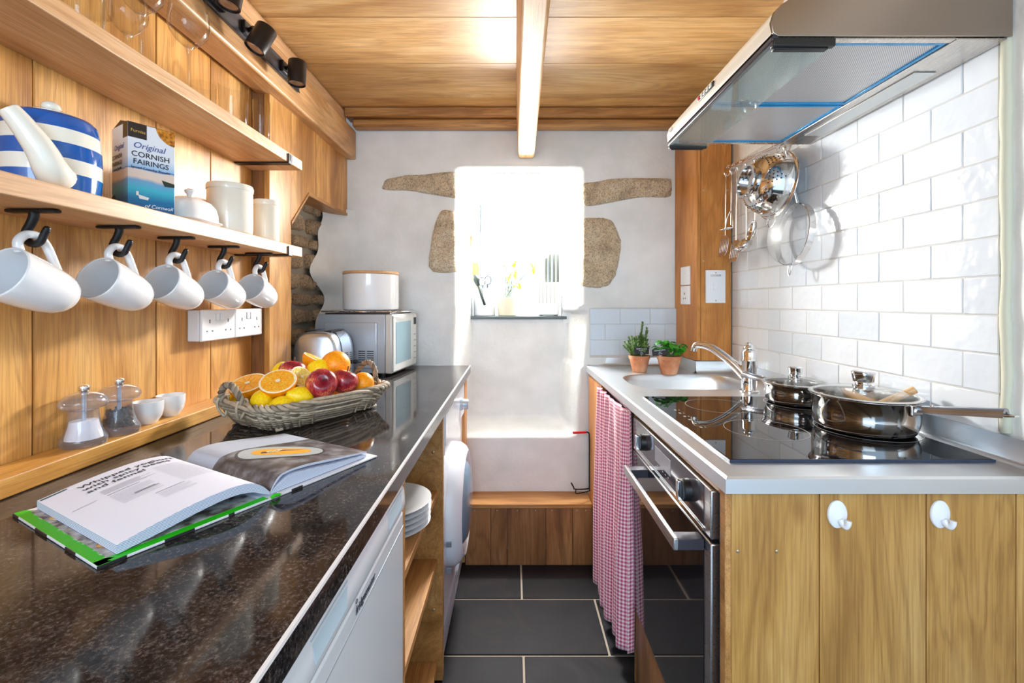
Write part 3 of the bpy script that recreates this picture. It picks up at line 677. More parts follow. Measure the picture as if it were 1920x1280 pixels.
# things on the lower shelf
tp = thing('teapot', (-.785, .775, S1), 'blue and white striped teapot with a white spout on the lower shelf', 'teapot')
M_ = T(-.788, .775, S1)
zb_ = [0, .003, .030, .054, .079, .103, .124, .130]
prof = [(0, 0), (.058, 0), (.064, .004), (.066, .030), (.066, .054), (.065, .079), (.063, .103), (.060, .122), (.054, .129), (.036, .132), (.0, .132)]
mi = [1, 1, 1, 0, 1, 0, 1, 1, 1, 1]; mi = [0, 1, 1, 0, 1, 0, 1, 1, 1, 0]
mb = MB(M_); mb.lathe(prof, 56, mis=mi); obj('body', mb, ['cream_china', 'blue_glaze'], tp)
mb = MB(M_); mb.lathe([(.034, .132), (.034, .136), (.024, .141), (.0, .143)], 32); ld = obj('lid', mb, 'cream_china', tp)
mb = MB(M_); mb.ball((0, 0, .150), .013, 16, (1, 1, .75)); obj('lid_knob', mb, 'cream_china', ld)
sp = smooth_path([(-.742, .738, S1+.020), (-.733, .720, S1+.030), (-.734, .708, S1+.052), (-.742, .698, S1+.075), (-.750, .688, S1+.095), (-.756, .680, S1+.108)], 6); n_ = len(sp)
mb = MB(); mb.tube(sp, [.0255-.0125*(i/(n_-1))**.8 for i in range(n_)], 20); obj('spout', mb, 'cream_china', tp, angle=180)
hp = smooth_path([(-.83, .818, S1+.104), (-.84, .845, S1+.108), (-.845, .862, S1+.085), (-.843, .858, S1+.05), (-.83, .83, S1+.03)], 6)
mb = MB(); mb.tube(hp, .007, 12); obj('handle', mb, 'cream_china', tp, angle=180)
# biscuit carton
cA, cB = P(203, 388, .905), Vector((-.747, .881, S1)); cB.z = S1+.0003
u_ = Vector((.037, .059, 0)).normalized(); v_ = Vector((-.059, .024, 0)); v_ = Vector((-u_.y, u_.x, 0)); wd, dp, ht = .078, .082, .169
bx = thing('biscuit_carton', cB, 'tall biscuit carton with a seaside picture on the lower shelf', 'carton')
mb = MB(); a = cB.copy(); mb.prism([a, a+u_*wd, a+u_*wd+v_*dp, a+v_*dp], (0, 0, ht)); obj('box', mb, 'carton_print', bx, bevel=.0008)
mb = MB(); top = a+Vector((0, 0, ht)); mb.prism([top+v_*.002, top+u_*wd+v_*.002, top+u_*wd+v_*dp*.5, top+v_*dp*.5], (0, 0, .0012)); 
mb.prism([top+v_*.001+u_*.001, top+v_*dp*.5+Vector((0,0,.010))+u_*.001, top+v_*(dp-.001)+u_*.001], u_*.0015); obj('top_flap', mb, 'carton_black', bx)
def face(P0, U, Vv, out):                              # helpers to print on a carton face
    return lambda x, y, h=0: P0+U*x+Vv*y+out*(h+.0004)
ff = face(a, u_, Vector((0, 0, 1)), -v_); sf = face(a+v_*dp, -v_, Vector((0, 0, 1)), -u_)
def quad(mb, fn, x0, x1, y0, y1, h=0): mb.add([fn(x0, y0, h), fn(x1, y0, h), fn(x1, y1, h), fn(x0, y1, h)], [(0, 1, 2, 3)])
mb = MB(); quad(mb, ff, 0, .030, .140, ht); quad(mb, sf, dp-.024, dp, .140, ht); obj('brand_panel', mb, 'carton_black', bx, smooth=False)
mb = MB(); R_ = .034; c_ = (wd+.001, ht+.004); ps = [ff(wd, ht)] + [ff(min(wd, c_[0]+R_*cos(t)), min(ht, c_[1]+R_*sin(t))) for t in [pi+ (pi/2)*k/14 for k in range(15)]]
mb.add(ps, [tuple(range(len(ps)))]); obj('biscuit_picture', mb, 'biscuit_print', bx, smooth=False)
def ftext(s, size, x, y, mt, fn_, U, **k): return text('lettering', s, size, frame(fn_(x, y, .0003), U, (0, 0, 1)), mt, bx, ext=.0001, **k)
ftext('Furniss', .0085, .016, .151, 'gold_ink', ff, u_)
ftext('Original', .0165, .007, .121, 'ink_blue', ff, u_, align='LEFT', shear=.3)
ftext('CORNISH', .0148, .037, .104, 'ink', ff, u_, bold=.0001); ftext('FAIRINGS', .0142, .0375, .0895, 'ink', ff, u_, bold=.0001)
ftext('Spiced Crunchy Biscuits', .0068, .037, .0805, 'ink', ff, u_)
ftext('Original', .0150, .014, .121, 'ink_blue', sf, -v_, align='LEFT', shear=.3); ftext('CORNISH', .012, .029, .104, 'ink', sf, -v_); ftext('FAIRINGS', .0118, .029, .0905, 'ink', sf, -v_)
ftext('Crunchy Biscuits', .0065, .030, .0815, 'ink', sf, -v_)
ftext('of Cornwall', .010, .050, .006, 'ink_white', ff, u_, shear=.3)
mb = MB(); ps = [ff(x, y) for x, y in ((.016, .030), (.034, .026), (.032, .021), (.018, .022))]; mb.add(ps, [(0, 1, 2, 3)]); quad(mb, ff, .013, .017, .028, .036); obj('boat_picture', mb, 'hull_white', bx, smooth=False)
mb = MB(); mb.add([ff(x, y) for x, y in ((.055, .078-.012), (wd-.0002, .074-.012), (wd-.0002, .067-.012), (.060, .066-.012))], [(0, 1, 2, 3)]); mb.add([sf(x, y) for x, y in ((0, .03), (.018, .034), (.03, .01), (.012, .004), (0, .004))], [(0, 1, 2, 3, 4)]); obj('rock_picture', mb, 'rock_print', bx, smooth=False)
# butter dish
bd = thing('butter_dish', (-.772, 1.095, S1), 'white lidded butter dish between the carton and the large canister', 'butter dish')
def oval(prof, a_, b_, M_, n_=40):
    mb = MB(M_); vs_ = []; fs = []
    for (r, z) in prof:
        for k in range(n_):
            q = 2*pi*k/n_; c1, s1_ = cos(q), sin(q); e = .62
            vs_.append((a_*r*abs(c1)**e*(1 if c1 > 0 else -1), b_*r*abs(s1_)**e*(1 if s1_ > 0 else -1), z))
    for i in range(len(prof)-1):
        for k in range(n_): fs.append((i*n_+k, i*n_+(k+1) % n_, (i+1)*n_+(k+1) % n_, (i+1)*n_+k))
    mb.add(vs_, fs); return mb
M_ = T(-.772, 1.085, S1)
obj('tray', oval([(0, 0), (.82, 0), (.86, .003), (1, .010), (1, .012), (.9, .010), (0, .010)], .052, .072, M_), 'white_china', bd)
lid = obj('lid', oval([(.88, .012), (.86, .030), (.80, .046), (.66, .058), (.4, .065), (0, .067)], .052, .072, M_), 'white_china', bd, angle=180)
mb = MB(M_); mb.lathe([(.006, .066), (.006, .074), (.011, .080), (.011, .085), (.006, .088), (0, .088)], 20); obj('lid_knob', mb, 'white_china', lid)
def canister(x, y, r, h, label, name='storage_canister'):
    t = thing(name, (x, y, S1), label, 'canister', None); M_ = T(x, y, S1)
    mb = MB(M_); mb.lathe([(0, 0), (r*.9, 0), (r*.97, .004), (r*.985, .02), (r*.985, h-.022), (r*.95, h-.018), (0, h-.018)], 48); obj('jar', mb, 'cream_china', t)
    mb = MB(M_); mb.lathe([(r*.95, h-.0205), (r*1.01, h-.019), (r*1.02, h-.010), (r*.98, h-.004), (r*.6, h-.001), (0, h)], 48); obj('lid', mb, 'cream_china', t); return t
canister(-.765, 1.228, .055, .136, 'large cream canister with a flat lid on the lower shelf'); canister(-.764, 1.405, .037, .134, 'smaller cream canister with a flat lid at the far shelf end')

# glasses on the upper shelf
def wine(x, y, r, h, label, bowl_h=.5):
    t = thing('wine_glass', (x, y, S2), label, 'glass', 'stemmed glasses on the upper shelf'); M_ = T(x, y, S2); zb_ = h*(1-bowl_h)
    mb = MB(M_); mb.lathe([(0, 0), (r*.9, 0), (r*.9, .0015), (.012, .005), (.0045, .012), (.004, zb_*.85), (.0055, zb_*.96), (.011, zb_+.004)], 36)
    obj('stem', mb, 'glass', t, angle=180)
    H = h-zb_
    mb = MB(M_); mb.lathe([(0, zb_), (.010, zb_+.002), (r*.62, zb_+H*.13), (r*.92, zb_+H*.28), (r, zb_+H*.42), (r*.95, zb_+H*.65), (r*.80, h)], 40); obj('bowl', mb, 'glass', t, angle=180); return t
wine(-.758, 1.062, .042, .245, 'wine glass with a long thin stem standing alone before the tumblers')
wine(-.762, .930, .040, .235, 'wine glass right behind the second glass from the stem one')
wine(-.835, .985, .036, .215, 'slimmer wine glass close against the plank wall')
wine(-.772, .760, .040, .225, 'tall wine glass at the near end of the row', .6)
wine(-.765, .848, .042, .235, 'wide wine glass in the middle of the crowded row', .58)
def tumbler(x, y, r, h, label, base=.012, taper=.9):
    t = tag(obj('tumbler', MB(T(x, y, S2)).lathe([(0, 0), (r*taper-.001, 0), (r*taper, .002), (r, h)], 40), 'glass', None, loc=(x, y, S2), angle=60), label, 'glass', 'tumblers on the upper shelf'); return t
tumbler(-.772, 1.255, .037, .130, 'wide clear tumbler in front of the narrow one'); tumbler(-.762, 1.375, .024, .135, 'narrow clear tumbler at the far end of the upper shelf')
tumbler(-.835, 1.225, .030, .115, 'clear tumbler behind the wide tumbler against the planks'); tumbler(-.828, .875, .033, .16, 'tall clear tumbler among the wine glasses'); tumbler(-.826, .69, .030, .15, 'tall clear tumbler at the near end of the upper shelf')

# track of spotlights on the beam
tk = thing('spotlight_track', (-.77, 1.2, 1.983), 'black spotlight bar with three drum spots fixed to the oak beam', 'spotlight')
mb = MB(); mb.box(-.7705, -.762, .88, 1.62, 1.955, 2.012); obj('bar', mb, 'track_grey', tk, bevel=.002)
mb = MB(); mb.box(-.7618, -.7605, .88, 1.62, 1.953, 1.957); obj('bar_edge', mb, 'spot_black', tk)
for px, py, tx in ((433, -14, 8), (489, 73, 22), (557, 137, 2)):
    X = -.702; Y = X*F/(px-VX); p = P(px, py, Y)
    mb = MB(); mb.box(-.7618, -.752, Y+.01, Y+.06, 1.965, 2.002); sp_ = obj('swivel_block', mb, 'spot_black', tk, bevel=.002)
    mb = MB(); mb.tube([(-.752, Y+.034, 1.983), (-.735, Y+.02, 1.981), (X, Y+.004, p.z+.006)], .0075, 10); obj('swivel_arm', mb, 'spot_black', tk)
    R_ = Matrix.Translation(p) @ Matrix.Rotation(math.radians(tx), 4, 'Y') @ Matrix.Rotation(math.radians(-tx*.6), 4, 'X')
    mb = MB(R_); mb.lathe([(0, .037), (.026, .037), (.0275, .035), (.0275, -.036), (.0255, -.037), (.0250, -.030)], 36); hd = obj('spot_head', mb, 'spot_black', tk, angle=50)
    mb = MB(R_); mb.lathe([(.0250, -.031), (.018, -.033), (.008, -.030), (0, -.029)], 28); obj('bulb', mb, 'bulb_glass', hd)

# double sockets on the planks
def socket(y0_, y1_, label, z0=1.103, z1=1.189, group='double sockets on the plank wall'):
    t = thing('double_socket', (LX, (y0_+y1_)/2, (z0+z1)/2), label, 'socket', group)
    X1 = -.832; mb = MB(); mb.box(LX+.0003, X1-.008, y0_+.001, y1_-.001, z0+.001, z1-.001); obj('back_box', mb, 'white_plastic', t, bevel=.003)
    mb = MB(); mb.box(X1-.0079, X1, y0_, y1_, z0, z1); obj('face_plate', mb, 'white_plastic', t, bevel=.004, seg=3)
    cy, cz = (y0_+y1_)/2, (z0+z1)/2
    for s in (-1, 1):
        mb = MB(); mb.box(X1, X1+.003, cy+s*.009-.0065, cy+s*.009+.0065, cz+.012, cz+.032); obj('rocker', mb, 'white_plastic', t, bevel=.001)
        mb = MB(); c_ = cy+s*.040
        mb.box(X1, X1+.0004, c_-.002, c_+.002, cz+.006, cz+.016)
        for q in (-.011, .011): mb.box(X1, X1+.0004, c_+q-.003, c_+q+.003, cz-.018, cz-.014)
        obj('pin_slots', mb, 'socket_slot', t)
    return t
socket(1.213, 1.359, 'white double socket nearer the camera on the plank wall'); socket(1.3605, 1.5065, 'white double socket farther along, beside the corner post')

# mills and egg cups on the ledge
def mill(x, y, label, fill):
    z0 = .9333; t = thing('pepper_mill' if fill == 'peppercorn' else 'salt_mill', (x, y, z0), label, 'mill'); M_ = T(x, y, z0)
    mb = MB(M_); mb.lathe([(0, 0), (.0335, 0), (.036, .003), (.036, .012), (.0345, .016), (.029, .026), (.0245, .042), (.0225, .060), (.0225, .068), (0, .068)], 40); obj('body', mb, 'acrylic', t, angle=50)
    mb = MB(M_); mb.lathe([(0, .0685), (.020, .0685), (.033, .073), (.0375, .080), (.036, .088), (.028, .096), (.014, .101), (0, .102)], 40); obj('cap', mb, 'acrylic', t, angle=50)
    mb = MB(M_)
    if fill == 'salt': mb.lathe([(0, .013), (.0285, .013), (.0275, .020), (.0235, .034), (.0215, .047), (0, .0475)], 32)
    else:
        random.seed(4)
        for k in range(170):
            zz = random.uniform(.016, .052); rr = (.0265 if zz < .022 else .0235 if zz < .034 else .020)*(.55+.45*random.random()**.4); q = random.uniform(0, 2*pi); mb.ball((rr*cos(q), rr*sin(q), zz), .0030, 6)
        mb.lathe([(0, .013), (.017, .014), (.015, .048), (0, .050)], 16)
    obj('filling', mb, fill, t)
    mb = MB(M_); mb.cyl((0, 0, .010), (0, 0, .104), .0036, 12); obj('spindle', mb, 'silver_paint', t)
    mb = MB(M_); mb.lathe([(0, .102), (.0065, .1025), (.0085, .106), (.0095, .111), (.0085, .114), (.004, .116), (0, .116)], 20); obj('top_nut', mb, 'chrome', t); return t
mill(-.834, .883, 'clear acrylic salt mill filled with white salt on the ledge', 'salt'); mill(-.834, .962, 'clear acrylic mill filled with black peppercorns on the ledge', 'peppercorn')
def cup(x, y, label):
    return tag(obj('egg_cup', MB(T(x, y, .9333)).lathe([(0, 0), (.0165, 0), (.018, .002), (.0265, .016), (.0295, .032), (.0300, .050), (.0290, .0505), (.0283, .033), (.025, .018), (.015, .006), (0, .005)], 40), 'white_china', None, loc=(x, y, .9333)), label, 'cup', 'small white cups on the ledge')
cup(-.836, 1.040, 'small white porcelain cup right beside the pepper mill'); cup(-.838, 1.112, 'small white porcelain cup farther along behind its twin')
# ---------------------------------------------------------------- microwave, bread bin, toaster
mw = thing('microwave', (-.66, 2.03, WT), 'silver microwave oven in the alcove at the end of the granite worktop', 'microwave')
a_ = Vector((-.505, 1.885, 0)); b_ = Vector((-.470, 2.180, 0)); fy = (b_-a_).normalized(); fx = Vector((-fy.y, fy.x, 0)); W_ = (b_-a_).length; Dp = .325
def mwp(f, d, z): return a_+fy*f+fx*d+Vector((0, 0, z))     # f along the front, d deep, z up
def mbx(f0, f1, d0, d1, z0, z1):
    mb = MB(); return mb.add([mwp(f0,d0,z0), mwp(f1,d0,z0), mwp(f1,d1,z0), mwp(f0,d1,z0), mwp(f0,d0,z1), mwp(f1,d0,z1), mwp(f1,d1,z1), mwp(f0,d1,z1)], [(0,3,2,1),(4,5,6,7),(0,1,5,4),(1,2,6,5),(2,3,7,6),(3,0,4,7)])
obj('casing', mbx(.002, W_-.002, .030, Dp, .912, 1.158), 'silver_paint', mw, bevel=.003)
obj('side_press', mbx(-.006, .004, .062, Dp-.03, .932, 1.125), 'silver_paint', mw, bevel=.005, seg=3)
obj('front_frame', mbx(0, W_, 0, .029, .912, 1.158), 'silver_front', mw, bevel=.004)
dr = obj('door', mbx(.006, W_-.055, -.006, 0, .918, 1.152), 'silver_front', mw, bevel=.003)
obj('door_window', mbx(.03, W_-.085, -.0075, -.006, .95, 1.125), 'microwave_glass', dr)
obj('control_strip', mbx(W_-.052, W_-.004, -.006, 0, .918, 1.152), 'silver_front', mw, bevel=.002)
obj('display', mbx(W_-.044, W_-.012, -.0072, -.006, 1.105, 1.138), 'dark_slot', mw)
for k in range(5): obj('button_row', mbx(W_-.042, W_-.014, -.0068, -.006, .945+.028*k, .950+.028*k), 'wash_grey', mw)
mb = MB()
for k in range(6):
    for d in (.075, .112): mb.add([mwp(-.0065, d+q, .958+.009*k+w_) for q, w_ in ((0, 0), (.03, 0), (.03, .004), (0, .004))], [(0, 1, 2, 3)])
obj('vent_slots', mb, 'dark_slot', mw, smooth=False)
for f in (.03, W_-.03):
    for d in (.05, Dp-.04): p = mwp(f, d, .9005); obj('foot', MB().cyl(p, p+Vector((0, 0, .012)), .010), 'black_plastic', mw)
gr = thing('grill_tray', (-.63, 2.03, 1.158), 'flat grey grill rack lying on top of the microwave', 'tray')
def rackp(f, d, z): return mwp(f, d, z)
mb = mbx(.012, W_-.03, .012, .30, 1.1583, 1.164); obj('tray', mb, 'track_grey', gr, bevel=.002)
mb = MB(); mb.tube(smooth_path([mwp(.01, .0, 1.170), mwp(.01, .31, 1.170), mwp(W_-.025, .31, 1.170), mwp(W_-.025, .0, 1.170)], 6, True), .003, 8, closed=True)
for k in range(9): mb.cyl(mwp(.012+.028*k, .0, 1.1685), mwp(.012+.028*k, .31, 1.1685), .0018, 6)
obj('wire_rack', mb, 'chrome', gr)
bz = 1.1735; M_ = T(-.640, 2.045, bz)
bb = thing('bread_bin', (-.640, 2.045, bz), 'round white bread bin with a pale wooden lid on top of the microwave', 'bread bin')
mb = MB(M_); mb.lathe([(0, 0), (.112, 0), (.119, .004), (.121, .012), (.121, .156), (.119, .158), (.117, .156), (.117, .01), (0, .008)], 64); obj('bin', mb, 'white_china', bb)
mb = MB(M_); mb.lathe([(0, .1585), (.119, .1585), (.122, .161), (.122, .168), (.120, .171), (0, .172)], 64); obj('lid', mb, 'light_wood', bb)
ts = thing('toaster', (-.735, 1.80, WT), 'rounded polished steel toaster standing behind the fruit basket', 'toaster')
def loaf(x0, x1, y0, y1, z0, z1, n_=28, e=.5, rb=.85, cx=0):
    """rounded loaf section in x-z swept along y with rounded ends"""
    mb = MB(); xc, hw = (x0+x1)/2, (x1-x0)/2; rings = []
    prof_ = [(0, .86), (.006, .93), (.02, .98), (.05, 1)]; L_ = y1-y0; ys_ = [(y0+t, s_) for t, s_ in prof_]+[(y1-t, s_) for t, s_ in prof_[::-1]]
    k0 = 0
    for (y, s_) in ys_:
        for k in range(n_+1):
            q = pi*k/n_; c1, s1_ = cos(q), sin(q); X = xc+hw*s_*abs(c1)**e*(1 if c1 > 0 else -1); Z = z0+(z1-z0)*(.5+.5*s_ if s_ < 1 else 1)*abs(s1_)**e if k not in (0, n_) else z0
            mb.v.append(Vector((X, y, Z)))
    m_ = n_+1
    for i in range(len(ys_)-1):
        for k in range(n_): mb.f.append([i*m_+k, i*m_+k+1, (i+1)*m_+k+1, (i+1)*m_+k]); mb.mi.append(0)
        mb.f.append([i*m_+n_, i*m_, (i+1)*m_, (i+1)*m_+n_]); mb.mi.append(0)
    mb.f.append(list(range(m_))); mb.f.append(list(range((len(ys_)-1)*m_, len(ys_)*m_))[::-1]); mb.mi += [0, 0]
    return mb
obj('shell', loaf(-.825, -.650, 1.68, 1.872, .915, 1.100), 'polished_toaster', ts, angle=60)
obj('seam_band', loaf(-.827, -.648, 1.775, 1.779, .915, 1.1015), 'chrome', ts, angle=60)
mb = MB(); mb.box(-.82, -.655, 1.685, 1.868, .9005, .918); obj('base', mb, 'black_plastic', ts, bevel=.004)
for x in (-.775, -.70): mb = MB(); mb.box(x-.014, x+.014, 1.715, 1.845, 1.0975, 1.1012); obj('bread_slot', mb, 'black_plastic', ts, bevel=.002)
mb = MB(); mb.box(-.650, -.636, 1.84, 1.865, .96, .975); obj('lever', mb, 'black_plastic', ts, bevel=.003)

# ---------------------------------------------------------------- wicker basket and fruit
Nn, Rr, Ll = Vector((-.556, 1.052, WT)), Vector((-.383, 1.345, WT)), Vector((-.752, 1.146, WT)); U = (Rr-Nn); V = (Ll-Nn); UL, VL = U.length, V.length; U.normalize(); V.normalize(); V = (V-U*V.dot(U)).normalized()
BC = Nn+U*UL/2+V*VL/2
bk = thing('fruit_basket', BC, 'long grey wicker basket of fruit with two twisted rope handles', 'basket')
def rr_pts(hu, hv, r, z, n_=112):
    out = []; per = [(hu, hv)]
    for k in range(n_):
        q = 2*pi*k/n_; c1, s1_ = cos(q), sin(q); e = .38
        out.append(BC+U*(hu*abs(c1)**e*(1 if c1 > 0 else -1))+V*(hv*abs(s1_)**e*(1 if s1_ > 0 else -1))+Vector((0, 0, z)))
    return out
random.seed(9)
mb = MB(); hu0, hv0 = UL/2-.012, VL/2-.010
levels = 8
for i in range(levels):
    t = i/(levels-1); z = .0085+.044*t; gu = hu0+.030*t**.8; gv = hv0+.026*t**.8
    for s_ in range(2):
        ph = s_*pi+i*pi; pts = rr_pts(gu, gv, 0, z, 120); cc = BC
        q = []
        for k, p in enumerate(pts):
            o_ = (p-BC); o_.z = 0; o_.normalize(); a = k/120*2*pi*17+ph
            q.append(p+o_*(.0058*sin(a))+Vector((0, 0, .0022*cos(a)+.0012*noise.noise(p*60+Vector((i, s_, 0))))))
        mb.tube(q, .0028+random.uniform(-.0005, .0005), 7, closed=True)
WM = mb
mb = MB()
for s_ in range(3):                                     # plaited border
    pts = rr_pts(hu0+.036, hv0+.032, 0, .064, 150); q = []
    for k, p in enumerate(pts):
        o_ = (p-BC); o_.z = 0; o_.normalize(); a = k/150*2*pi*13+s_*2*pi/3
        q.append(p+o_*(.0085*sin(a))+Vector((0, 0, .0055*cos(a))))
    mb.tube(q, .0047, 8, closed=True)
for s_ in range(2):
    pts = rr_pts(hu0+.030, hv0+.026, 0, .056, 150); q = []
    for k, p in enumerate(pts):
        o_ = (p-BC); o_.z = 0; o_.normalize(); a = k/150*2*pi*9+s_*pi
        q.append(p+o_*(.008*sin(a))+Vector((0, 0, .006*cos(a))))
    mb.tube(q, .0045, 8, closed=True)
obj('plaited_rim', mb, 'wicker', bk, angle=180)
mb = WM; pts = rr_pts(hu0+.012, hv0+.012, 0, .03, 34)
for p in pts:
    o_ = (p-BC); o_.z = 0; o_.normalize(); b0_ = BC+(p-BC)*.96; b0_.z = WT+.0055
    mb.cyl(b0_, BC+Vector(((p-BC).x, (p-BC).y, 0))*1.10+Vector((0, 0, .060)), .0028, 6)
obj('woven_wall', mb, 'wicker', bk, angle=180)
mb = MB()
for k in range(15):
    v0 = -hv0+2*hv0*(k+.5)/15; mb.tube([BC+V*v0-U*(hu0-.004)+Vector((0, 0, .0075)), BC+V*v0+U*(hu0-.004)+Vector((0, 0, .0075))], .0052, 6, flat=.6)
obj('woven_floor', mb, 'wicker', bk, angle=180)
def rope_handle(cn, out, along, nm, h=.062, w_=.042):
    base = smooth_path([cn-along*w_+Vector((0, 0, -.008)), cn-along*(w_*.95)+out*.008+Vector((0, 0, h*.45)), cn-along*(w_*.5)+out*.012+Vector((0, 0, h*.92)), cn+out*.013+Vector((0, 0, h)), cn+along*(w_*.5)+out*.012+Vector((0, 0, h*.85)), cn+along*(w_*.95)+out*.008+Vector((0, 0, h*.40)), cn+along*w_+Vector((0, 0, -.008))], 9)
    mb = MB()
    for s_ in range(3):
        q = []
        for k, p in enumerate(base):
            t = (base[min(k+1, len(base)-1)]-base[max(k-1, 0)]).normalized(); a1 = out-t*out.dot(t); a1.normalize(); b1 = t.cross(a1); a = k*.55+s_*2*pi/3
            q.append(p+a1*.0042*cos(a)+b1*.0042*sin(a))
        mb.tube(q, .0046, 8)
    for e in (-1, 1):                                   # binding loops under the rim
        c0 = cn+along*w_*e; mb.tube(smooth_path([c0+out*.012+Vector((0, 0, .010)), c0+out*.016+Vector((0, 0, -.010)), c0+out*.004-along*e*.010+Vector((0, 0, -.034)), c0-out*.006+Vector((0, 0, -.01)), c0-out*.008+Vector((0, 0, .012))], 5, True), .0032, 7, closed=True)
    o = obj('rope_handle', mb, 'wicker', bk, angle=180); o['label'] = nm
rope_handle(BC-U*(hu0+.034)+V*.016+Vector((0, 0, .066)), -U, V, 'twisted handle at the near end', h=.046)
rope_handle(BC+U*(hu0+.034)+Vector((0, 0, .066)), U, V, 'twisted handle at the far end', h=.054)

def rot_to(d): return Vector(d).to_track_quat('Z', 'Y').to_matrix().to_4x4()
def fruit_mesh(r, prof_fn, M_, n_=40, m_=24, t0=0, t1=pi):
    mb = MB(M_)
    for i in range(m_+1):
        t = t0+(t1-t0)*i/m_; rr, zz = prof_fn(t)
        for k in range(n_): q = 2*pi*k/n_; mb.v.append(mb.M @ Vector((rr*r*cos(q), rr*r*sin(q), zz*r)))
    for i in range(m_):
        for k in range(n_): mb.f.append([i*n_+k, i*n_+(k+1) % n_, (i+1)*n_+(k+1) % n_, (i+1)*n_+k]); mb.mi.append(0)
    return mb
sph = lambda t: (sin(t), cos(t))
def lem(t):
    z = cos(t); r_ = sin(t)*.84; z2 = z*1.05+(.26*max(0, abs(z)-.86)/.14*(1 if z > 0 else -1) if abs(z) > .86 else 0); return (r_, z2)
def app(t): return (sin(t)*(1.0+.06*cos(t)), cos(t)*.90-(.30*math.exp(-(t/.33)**2))+(.16*math.exp(-((pi-t)/.3)**2)))
def fpos(px, py, s, dv):                              # on the line of sight at a distance dv across the basket
    """point whose picture place is (px, py) and whose depth is s"""
    return P(px, py, s)
def whole_orange(c, r, d, label, g_='whole oranges in the basket'):
    t = thing('orange', c, label, 'orange', g_); M_ = Matrix.Translation(c) @ rot_to(d)
    obj('peel', fruit_mesh(r, sph, M_), 'orange_peel', t, angle=180); mb = MB(M_); mb.ball((0, 0, r*.995), r*.06, 8, (1, 1, .3)); obj('stem_end', mb, 'stem_brown', t)
def half(kind, c, r, d, label, g_=None):
    t = thing(f'{kind}_half', c, label, kind, g_); M_ = Matrix.Translation(c) @ rot_to(d)
    pf = sph if kind == 'orange' else (lambda t_: (sin(t_)*.92, cos(t_)*1.12))
    obj('peel', fruit_mesh(r, pf, M_, t0=pi/2, t1=pi, m_=14), f'{kind}_peel', t, angle=180)
    rr = r*pf(pi/2)[0]
    mb = MB(M_); mb.lathe([(rr, 0), (rr*.985, .0006), (rr*.955, .0008), (rr*.89, .0008), (rr*.88, .0002)], 48); obj('pith', mb, 'pith' if kind == 'lemon' else 'pith', t)
    mb = MB(M_); mb.lathe([(rr*.88, .0003), (rr*.12, .0004)], 48); mb.cur = 1; mb.lathe([(rr*.14, .0018), (0, .0019)], 12); mb.cur = 0; obj('flesh', mb, [f'{kind}_flesh', 'pith'], t)
    mb = MB(M_)
    for k in range(10):
        a0, a1 = 2*pi*k/10+.018, 2*pi*(k+1)/10-.018; pts = [Vector((.10*rr*cos((a0+a1)/2), .10*rr*sin((a0+a1)/2), .0016))]+[Vector((rr*.875*cos(a0+(a1-a0)*j/6), rr*.875*sin(a0+(a1-a0)*j/6), .0016)) for j in range(7)]
        mb.prism(pts, (0, 0, -.0012))
    obj('segments', mb, f'{kind}_flesh', t, bevel=.0005)
def lemon(c, r, d, label, g_='whole lemons in the basket'):
    t = thing('lemon', c, label, 'lemon', g_); M_ = Matrix.Translation(c) @ rot_to(d)
    obj('peel', fruit_mesh(r, lem, M_), 'lemon_peel', t, angle=180); mb = MB(M_); mb.ball((0, 0, r*1.30), r*.09, 8, (1, 1, .5)); obj('stem_end', mb, 'lemon_nub', t)
def apple(c, r, d, label, g_='red apples in the basket'):
    t = thing('apple', c, label, 'apple', g_); M_ = Matrix.Translation(c) @ rot_to(d)
    obj('skin', fruit_mesh(r, app, M_), 'apple_skin', t, angle=180)
    mb = MB(M_); mb.tube([(0, 0, r*.60), (.001, .001, r*.82), (.005, .001, r*1.12)], .0016, 8); obj('stem', mb, 'stem_brown', t)
half('orange', P(464, 718, 1.17), .045, (-.05, -.45, 1), 'cut orange half lying flat with its face up at the near end of the pile', 'cut oranges on the pile')
half('orange', P(521, 714, 1.13), .0425, (.15, -.62, .95), 'cut orange half tipped towards the camera, right of the flat one', 'cut oranges on the pile')
half('orange', P(592, 671, 1.33), .036, (.45, .15, .9), 'cut orange wedge standing highest at the back of the pile', 'cut oranges on the pile')
half('lemon', P(566, 706, 1.20), .034, (.75, -.35, .55), 'cut lemon half facing right beside the big red apple', 'cut lemons on the pile')
half('lemon', P(598, 690, 1.26), .034, (-.35, .62, .50), 'cut lemon turned rind forward between the wedge and the apple', 'cut lemons on the pile')
lemon(P(492, 752, 1.115), .0325, (-.3, .9, .3), 'lemon low at the front edge beneath the tipped orange half')
lemon(P(528, 762, 1.095), .030, (.5, .8, .1), 'lemon lowest at the front rim, half hidden by the wicker')
lemon(P(565, 744, 1.135), .031, (-.55, -.75, .35), 'lemon with its green nub pointing left towards the orange half')
lemon(P(437, 756, 1.175), .023, (.1, .3, 1), 'small lemon showing through the near rope handle')
lemon(P(527, 694, 1.30), .026, (.5, .5, .6), 'lemon peeping out behind the tipped orange half')
apple(P(603, 719, 1.165), .0385, (.42, -.85, .42), 'big dark red apple in front with its stalk facing the camera')
apple(P(549, 697, 1.255), .037, (.1, .3, 1), 'dark red apple at the back between the orange half and the lemon')
apple(P(645, 715, 1.235), .0375, (.3, .2, 1), 'streaked red and yellow apple right of the big dark one')
whole_orange(P(629, 684, 1.285), .040, (.2, .3, .9), 'whole orange resting on top of the two front apples')
whole_orange(P(680, 718, 1.29), .031, (.5, .2, .8), 'whole orange at the far right end of the basket')
